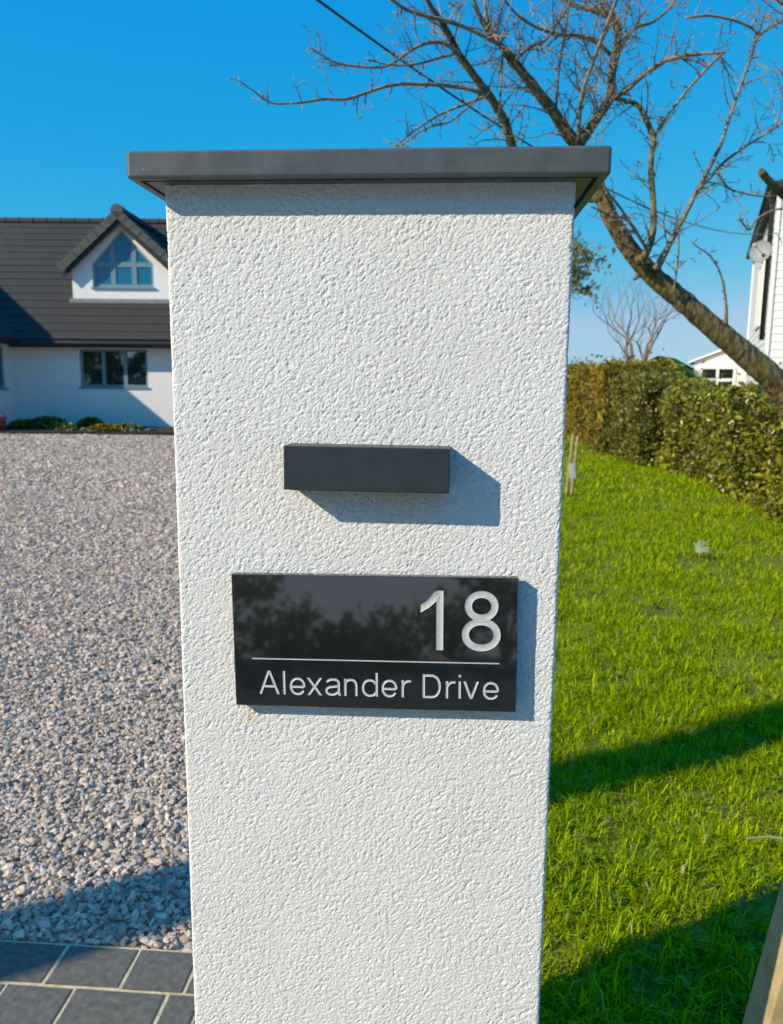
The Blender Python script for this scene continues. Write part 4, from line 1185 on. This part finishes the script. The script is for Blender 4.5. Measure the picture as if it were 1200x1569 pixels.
# ------------------------------------------------------------------ white boarded house on the right
def right_house():
    base = cw(7.33, 16.0)
    rz = YAW + math.atan2(-.364, .931)
    root = empty('weatherboard_house', base, rz); tag(root, 'white weatherboarded house at the right edge behind the hedge', 'house')
    Ls, Hh, Lf = 9.2, 5.15, 5.0
    body = MB().box(.03, Lf, .03, Ls, -.1, Hh).build('wall', M['board'], root)
    n = int(Hh / .15)
    # shared board meshes: lapped boards on the front and the long side
    wy0, wy1, wz0, wz1 = 3.0, 5.0, 2.75, 4.35
    fb = MB().prism([(0.03, 0), (-.005, 0), (.008, .16), (.03, .16)], 'x', -.0, Lf).mesh('weatherboard'); fb.materials.append(M['board'])
    sb = MB().prism([(0.03, 0), (-.005, 0), (.008, .16), (.03, .16)], 'y', 0, Ls).mesh('weatherboard'); sb.materials.append(M['board'])
    s1 = MB().prism([(0.03, 0), (-.005, 0), (.008, .16), (.03, .16)], 'y', 0, wy0).mesh('weatherboard'); s1.materials.append(M['board'])
    s2 = MB().prism([(0.03, 0), (-.005, 0), (.008, .16), (.03, .16)], 'y', wy1, Ls).mesh('weatherboard'); s2.materials.append(M['board'])
    for i in range(n):
        z = i * .15
        link('weatherboard', fb, None, body, (0, 0, z))
        if wz0 - .1 < z < wz1 - .05:
            link('weatherboard', s1, None, body, (0, 0, z)); link('weatherboard', s2, None, body, (0, 0, z))
        else: link('weatherboard', sb, None, body, (0, 0, z))
    MB().box(-.03, .05, -.03, .05, 0, Hh).build('corner_board', M['board'], root)
    MB().box(-.03, .05, Ls - .05, Ls + .03, 0, Hh).build('corner_board', M['board'], root)
    # side window
    f = MB(); x = -.035
    f.box(x, x + .07, wy0, wy1, wz0, wz0 + .1); f.box(x, x + .07, wy0, wy1, wz1 - .1, wz1)
    for y in (wy0, (wy0 + wy1) / 2 - .05, wy1 - .1): f.box(x + .001, x + .07, y, y + .1, wz0 + .1, wz1 - .1)
    fo = f.build('window', M['board'], root)
    for k in range(2):
        y = wy0 + .09 + k * .96; MB().box(x + .02, x + .035, y, y + .88, wz0 + .09, wz1 - .09).build('pane', M['pane'], fo)
    # roof with overhanging eaves, gutters, downpipe
    ov = .13
    rf = MB(); cx, cy = Lf / 2, Ls / 2
    V = [(-ov, -ov, Hh - .02), (Lf + ov, -ov, Hh - .02), (Lf + ov, Ls + ov, Hh - .02), (-ov, Ls + ov, Hh - .02), (cx, 2.2, Hh + 2.3), (cx, Ls - 2.2, Hh + 2.3)]
    me = bpy.data.meshes.new('hipped_roof'); me.from_pydata(V, [], [(0, 1, 4), (1, 2, 5, 4), (2, 3, 5), (3, 0, 4, 5), (3, 2, 1, 0)]); me.update()
    link('hipped_roof', me, M['tile'], root)
    g = MB(); g.tube([(-ov - .03, -ov, Hh), (-ov - .03, Ls + ov, Hh)], .07, 8); g.tube([(-ov, -ov - .03, Hh), (Lf + ov, -ov - .03, Hh)], .07, 8); g.build('gutter', M['black'], root, smooth=True)
    MB().tube([(-ov - .03, .25, Hh - .05), (-ov - .02, .25, Hh - .1), (-.08, .3, Hh - .4), (-.08, .3, 2.3)], .05, 8).build('downpipe', M['black'], root, smooth=True)
    # lower white extension with a small-paned window at the far end
    ex = empty('rear_extension', (0, 0, 0)); ex.parent = root
    x0, x1, y0, y1 = -2.2, .0, 7.0, 11.0
    yx = 9.4
    m = MB()
    m.box(-1.45, .6, yx, yx + 3, -.1, 2.08); m.prism([(-1.45, 2.08), (1.25, 2.08), (-.1, 2.62)], 'y', yx, yx + 3); m.build('wall', M['board'], ex)
    m = MB(); m.slab((-1.62, yx - .12, 2.04), (0, 3.2, 0), (1.52, 0, .61), (-.37, 0, .93), .06); m.slab((1.3, yx - .12, 2.06), (0, 3.2, 0), (-1.38, 0, .57), (.38, 0, .92), .06); m.build('roof', M['board'], ex)
    f = MB()
    wx0, wx1, wz0, wz1 = -1.3, -.25, 1.1, 1.95; t = .08
    f.box(wx0, wx1, yx - .05, yx - .002, wz0, wz0 + t); f.box(wx0, wx1, yx - .05, yx - .002, wz1 - t, wz1); f.box(wx0 + t, wx1 - t, yx - .049, yx - .002, 1.49, 1.58)
    for a in (wx0, (wx0 + wx1) / 2 - t / 2, wx1 - t): f.box(a, a + t, yx - .052, yx - .003, wz0 + t, wz1 - t)
    fo = f.build('window', M['board'], ex)
    for i in range(2):
        for k in range(2):
            a = wx0 + t + i * ((wx1 - wx0) / 2 - t / 2); z = wz0 + t if k == 0 else 1.58
            MB().box(a, a + .405, yx - .03, yx - .01, z, z + .30).build('pane', M['pane'], fo)
    # satellite dish on a bracket by the corner (its own thing)
    w = Matrix.Rotation(rz, 4, 'Z'); dl = Vector((-.22, .3, 4.0)); dp = base + (w @ dl)
    droot = empty('satellite_dish', dp, 0); tag(droot, 'round grey satellite dish bracketed to the weatherboarded house', 'satellite dish')
    V, F = [], []; nr, ns = 5, 24
    axis = (CAM - dp); axis.z = 0; axis = (axis.normalized() + Vector((-.45, -.1, .25))).normalized(); a = axis.orthogonal().normalized(); bb = axis.cross(a)
    for i in range(nr + 1):
        r = .215 * i / nr
        for k in range(ns):
            an = 2 * math.pi * k / ns; V.append(tuple((a * math.cos(an) + bb * math.sin(an)) * r + axis * (r * r * .7)))
    for i in range(nr):
        for k in range(ns): F.append((i * ns + k, i * ns + (k + 1) % ns, (i + 1) * ns + (k + 1) % ns, (i + 1) * ns + k))
    me = bpy.data.meshes.new('reflector'); me.from_pydata(V, [], F); me.update()
    ro = link('reflector', me, M['dish'], droot); sm = ro.modifiers.new('thick', 'SOLIDIFY'); sm.thickness = .012
    MB().tube([tuple(-bb * .25 + axis * .03), tuple(-bb * .2 + axis * .2), tuple(axis * .3 - bb * .05)], .007, 6).build('feed_arm', M['black'], droot)
    MB().tube([tuple(axis * .27 - bb * .05), tuple(axis * .34 - bb * .05)], .035, 8).build('receiver', M['dish'], droot)
    wv = w @ Vector((.3, 0, 0))
    MB().tube([(0, 0, 0), (wv.x * .4, wv.y * .4, -.1), (wv.x, wv.y, -.12)], .022, 6).build('bracket', M['black'], droot)
    # slack wire down the front of the house
    wr = MB(); wr.tube([w @ Vector(q) for q in ((-.06, .32, 2.35), (.3, -.06, 3.0), (.9, -.07, 3.6), (2.2, -.08, 4.3))], .012, 5)
    tag(wr.build('slack_wire', M['black'], None, base), 'thin dark wire slanting down the weatherboarded house front', 'wire')
    return base, rz
RB, RRZ = right_house()

def shed():
    q = cw(8.35, 25.5); root = empty('green_shed', q, YAW - .5); tag(root, 'green timber shed with pitched roof beyond the hedge', 'shed')
    MB().prism([(-1.2, 0), (1.2, 0), (1.2, 1.55), (0, 2.2), (-1.2, 1.55)], 'y', 0, 2.6).build('wall', M['green'], root)
    for s in (-1, 1):
        m = MB(); n3 = Vector((s * .65, 0, 1.2)).normalized()
        m.slab((0, -.15, 2.22), (s * 1.35, 0, -.73), (0, 2.9, 0), tuple(n3), .05); m.build('roof', M['green'], root)
    n = 12
    for i in range(n):
        x = -1.2 + 2.4 * i / n; MB().box(x + .01, x + .19, -.02, -.001, 0, 1.5 + .6 * (1 - abs(x + .1) / 1.2)).build('plank', M['green'], root)
shed()

# ------------------------------------------------------------------ overhead service cable and its pole
def cable():
    E = P(1195, 356, 16.2); T = Vector((-4.5, -1.378, 5.0))
    pts = []
    for i in range(49):
        t = i / 48; q = T.lerp(E, t); q.z -= 4 * 1.1 * t * (1 - t); pts.append(q - T)
    o = MB().tube(pts, .0085, 6).build('overhead_cable', M['black'], None, T)
    tag(o, 'thin dark overhead cable sagging across the blue sky behind the branches', 'cable')
    r = empty('telegraph_pole', (-4.62, -1.43, 0)); tag(r, 'dark timber telegraph pole carrying the overhead cable, beside the road', 'pole')
    MB().tube([(0, 0, -.2), (0, 0, 3), (0, 0, 6.2)], [.155, .148, .14], 16).build('shaft', M['pole'], r, smooth=True)
    MB().tube([(0, 0, 6.2), (0, 0, 6.27)], [.145, .02], 12).build('cap', M['black'], r)
    MB().tube([(.0, 0, 5.0), (.12, .06, 5.0)], .015, 6).build('bracket', M['black'], r)
cable()

# unseen evergreens behind the viewer, added to give the windows dark reflections
def reflection_evergreens():
    for i, x in enumerate((-21, -15.5, -11, -6.5, -1.5, 3.5, 8, 13)):
        random.seed(300 + i); h = random.uniform(5.0, 7.5); y = -14.5 + random.uniform(-1.2, 1.2)
        r = empty('reflection_evergreen', (x, y, -.05)); tag(r, ('first', 'second', 'third', 'fourth', 'fifth', 'sixth', 'seventh', 'eighth')[i] + ' unseen dark evergreen from the west, added for the window reflections', 'tree', 'unseen evergreens added for dark reflections')
        MB().tube([(0, 0, -.1), (.05, 0, h * .4), (0, 0, h * .9)], [.22, .16, .04], 8).build('trunk', M['pole'], r)
        n = 2600; t = rng.uniform(.04, 1, n); a = rng.uniform(0, 6.28, n); rr = (2.9 * (1 - t) ** .6 + .2) * rng.uniform(.4, 1, n) ** .5 * (1 + .25 * np.sin(a * 3 + t * 14))
        v, f = leaves(np.stack([np.cos(a) * rr, np.sin(a) * rr, t * h], 1), .55); o = link('crown', np_mesh('crown', v, f), M['hedged'], r); tag(o, kind='stuff')
reflection_evergreens()
def reflection_shrubs():  # unseen shrubs, added so the sign reflects their dark outlines
    spots = ((-1.12, -3.15, .34, .62), (-.78, -3.25, .2, .27), (-.45, -3.2, .16, .17), (-.2, -3.15, .17, .24), (.12, -3.25, .2, .42), (.42, -3.2, .27, .66), (.95, -3.3, .35, .5), (-1.7, -3.3, .36, .6))
    names = ('third from the west', 'fourth from the west', 'fifth, the lowest', 'sixth from the west', 'third from the east', 'second from the east, tallest', 'easternmost', 'westernmost')
    for (x, y, r, h), nm in zip(spots, names):
        h *= .8 if h > .5 else .7
        q = empty('reflection_shrub', (x, y, -.03)); tag(q, 'small dark evergreen shrub added unseen for the sign reflection, ' + nm, 'shrub', 'unseen shrubs added behind the viewer for the sign reflection')
        st = MB(); cl = []
        for k in range(9):
            a = k * .7 + x * 9; e = (math.cos(a) * r * random.uniform(.3, .9), math.sin(a) * r * .6, h * random.uniform(.35, .95)); st.tube([(0, 0, -.02), (e[0] * .4, e[1] * .4, e[2] * .6), e], [.012, .008, .004], 5); cl.append(e)
        st.build('stem', M['pole'], q)
        p = np.concatenate([rng.normal(0, .055, (70, 3)) + np.array(c) for c in cl]); p[:, 2] = np.maximum(p[:, 2], .01)
        v, f = leaves(p, .05); tag(link('foliage', np_mesh('foliage', v, f), M['hedged'], q), kind='stuff')
reflection_shrubs()

# ------------------------------------------------------------------ small things on the lawn
def small():
    for i, (x0, y0, x1, y1, fw) in enumerate(((868, 758, 879, 664, 10.3), (876, 757, 886, 668, 10.4))):
        a, b = P(x0, y0, fw), P(x1, y1, fw); a.z = max(-.03, min(a.z, 0))
        m = MB().tube([(0, 0, 0), tuple((b - a) * .5), tuple(b - a)], [.026, .024, .022], 7)
        tag(m.build('wooden_stake', M['stake'], None, a), ('taller wooden stake leaning at the pillar edge on the lawn', 'shorter wooden stake carrying the white tag on the lawn')[i], 'stake', 'stakes on the lawn')
    t = P(877, 722, 10.25)
    m = MB().prism([(-.03, .10), (.02, .11), (.055, -.09), (-.035, -.085)], 'y', -.004, .004)
    o = m.build('paper_tag', M['paper'], None, t); o.rotation_euler = (0, 0, .3)
    tag(o, 'small white tag hanging on the stake on the lawn', 'tag')
    # pale fallen leaf, lobed and curled
    q = G(1070, 858)
    out = [(-.09, -.03), (-.05, -.055), (-.01, -.04), (.03, -.06), (.05, -.03), (.095, -.02), (.065, .01), (.10, .05), (.05, .045), (.02, .08), (-.005, .045), (-.05, .06), (-.055, .015)]
    V = [(0, 0, .03)] + [(x, y, .02 + abs(y) * .3 + .2 * x) for x, y in out]; n = len(out)
    F = [(0, 1 + i, 1 + (i + 1) % n) for i in range(n)]
    me = bpy.data.meshes.new('fallen_leaf'); me.from_pydata(V, [], F); me.update()
    o = link('fallen_leaf', me, M['leafpale'], None, (q.x, q.y, .085)); o.rotation_euler = (.75, 0.1, .7); o.modifiers.new('t', 'SOLIDIFY').thickness = .002
    tag(o, 'large pale green fallen leaf lying on the sunny lawn', 'leaf')
    a, b = G(1143, 1305), G(1215, 1309)
    o = MB().tube([(0, 0, .045), tuple((b - a) * .5 + Vector((0, .01, .05))), tuple(b - a + Vector((0, 0, .045)))], [.003, .0035, .0025], 6).build('dry_stalk', M['dry'], None, a)
    tag(o, 'single pale dry stalk lying in the grass near the timber post', 'stalk')
small()

def timber_post():
    # sawn post leaning outward, just in front of the pillar's shadow
    base = Vector((.555, .235, 0))
    root = empty('timber_post', base); tag(root, 'pale sawn timber post leaning in the bottom right corner', 'post')
    b = MB().box(-.0, .10, -.0, .075, -.1, 1.02).build('post', M['wood'], root, bevel=.003)
    root.rotation_euler = (0, math.radians(9.0), 0)
timber_post()
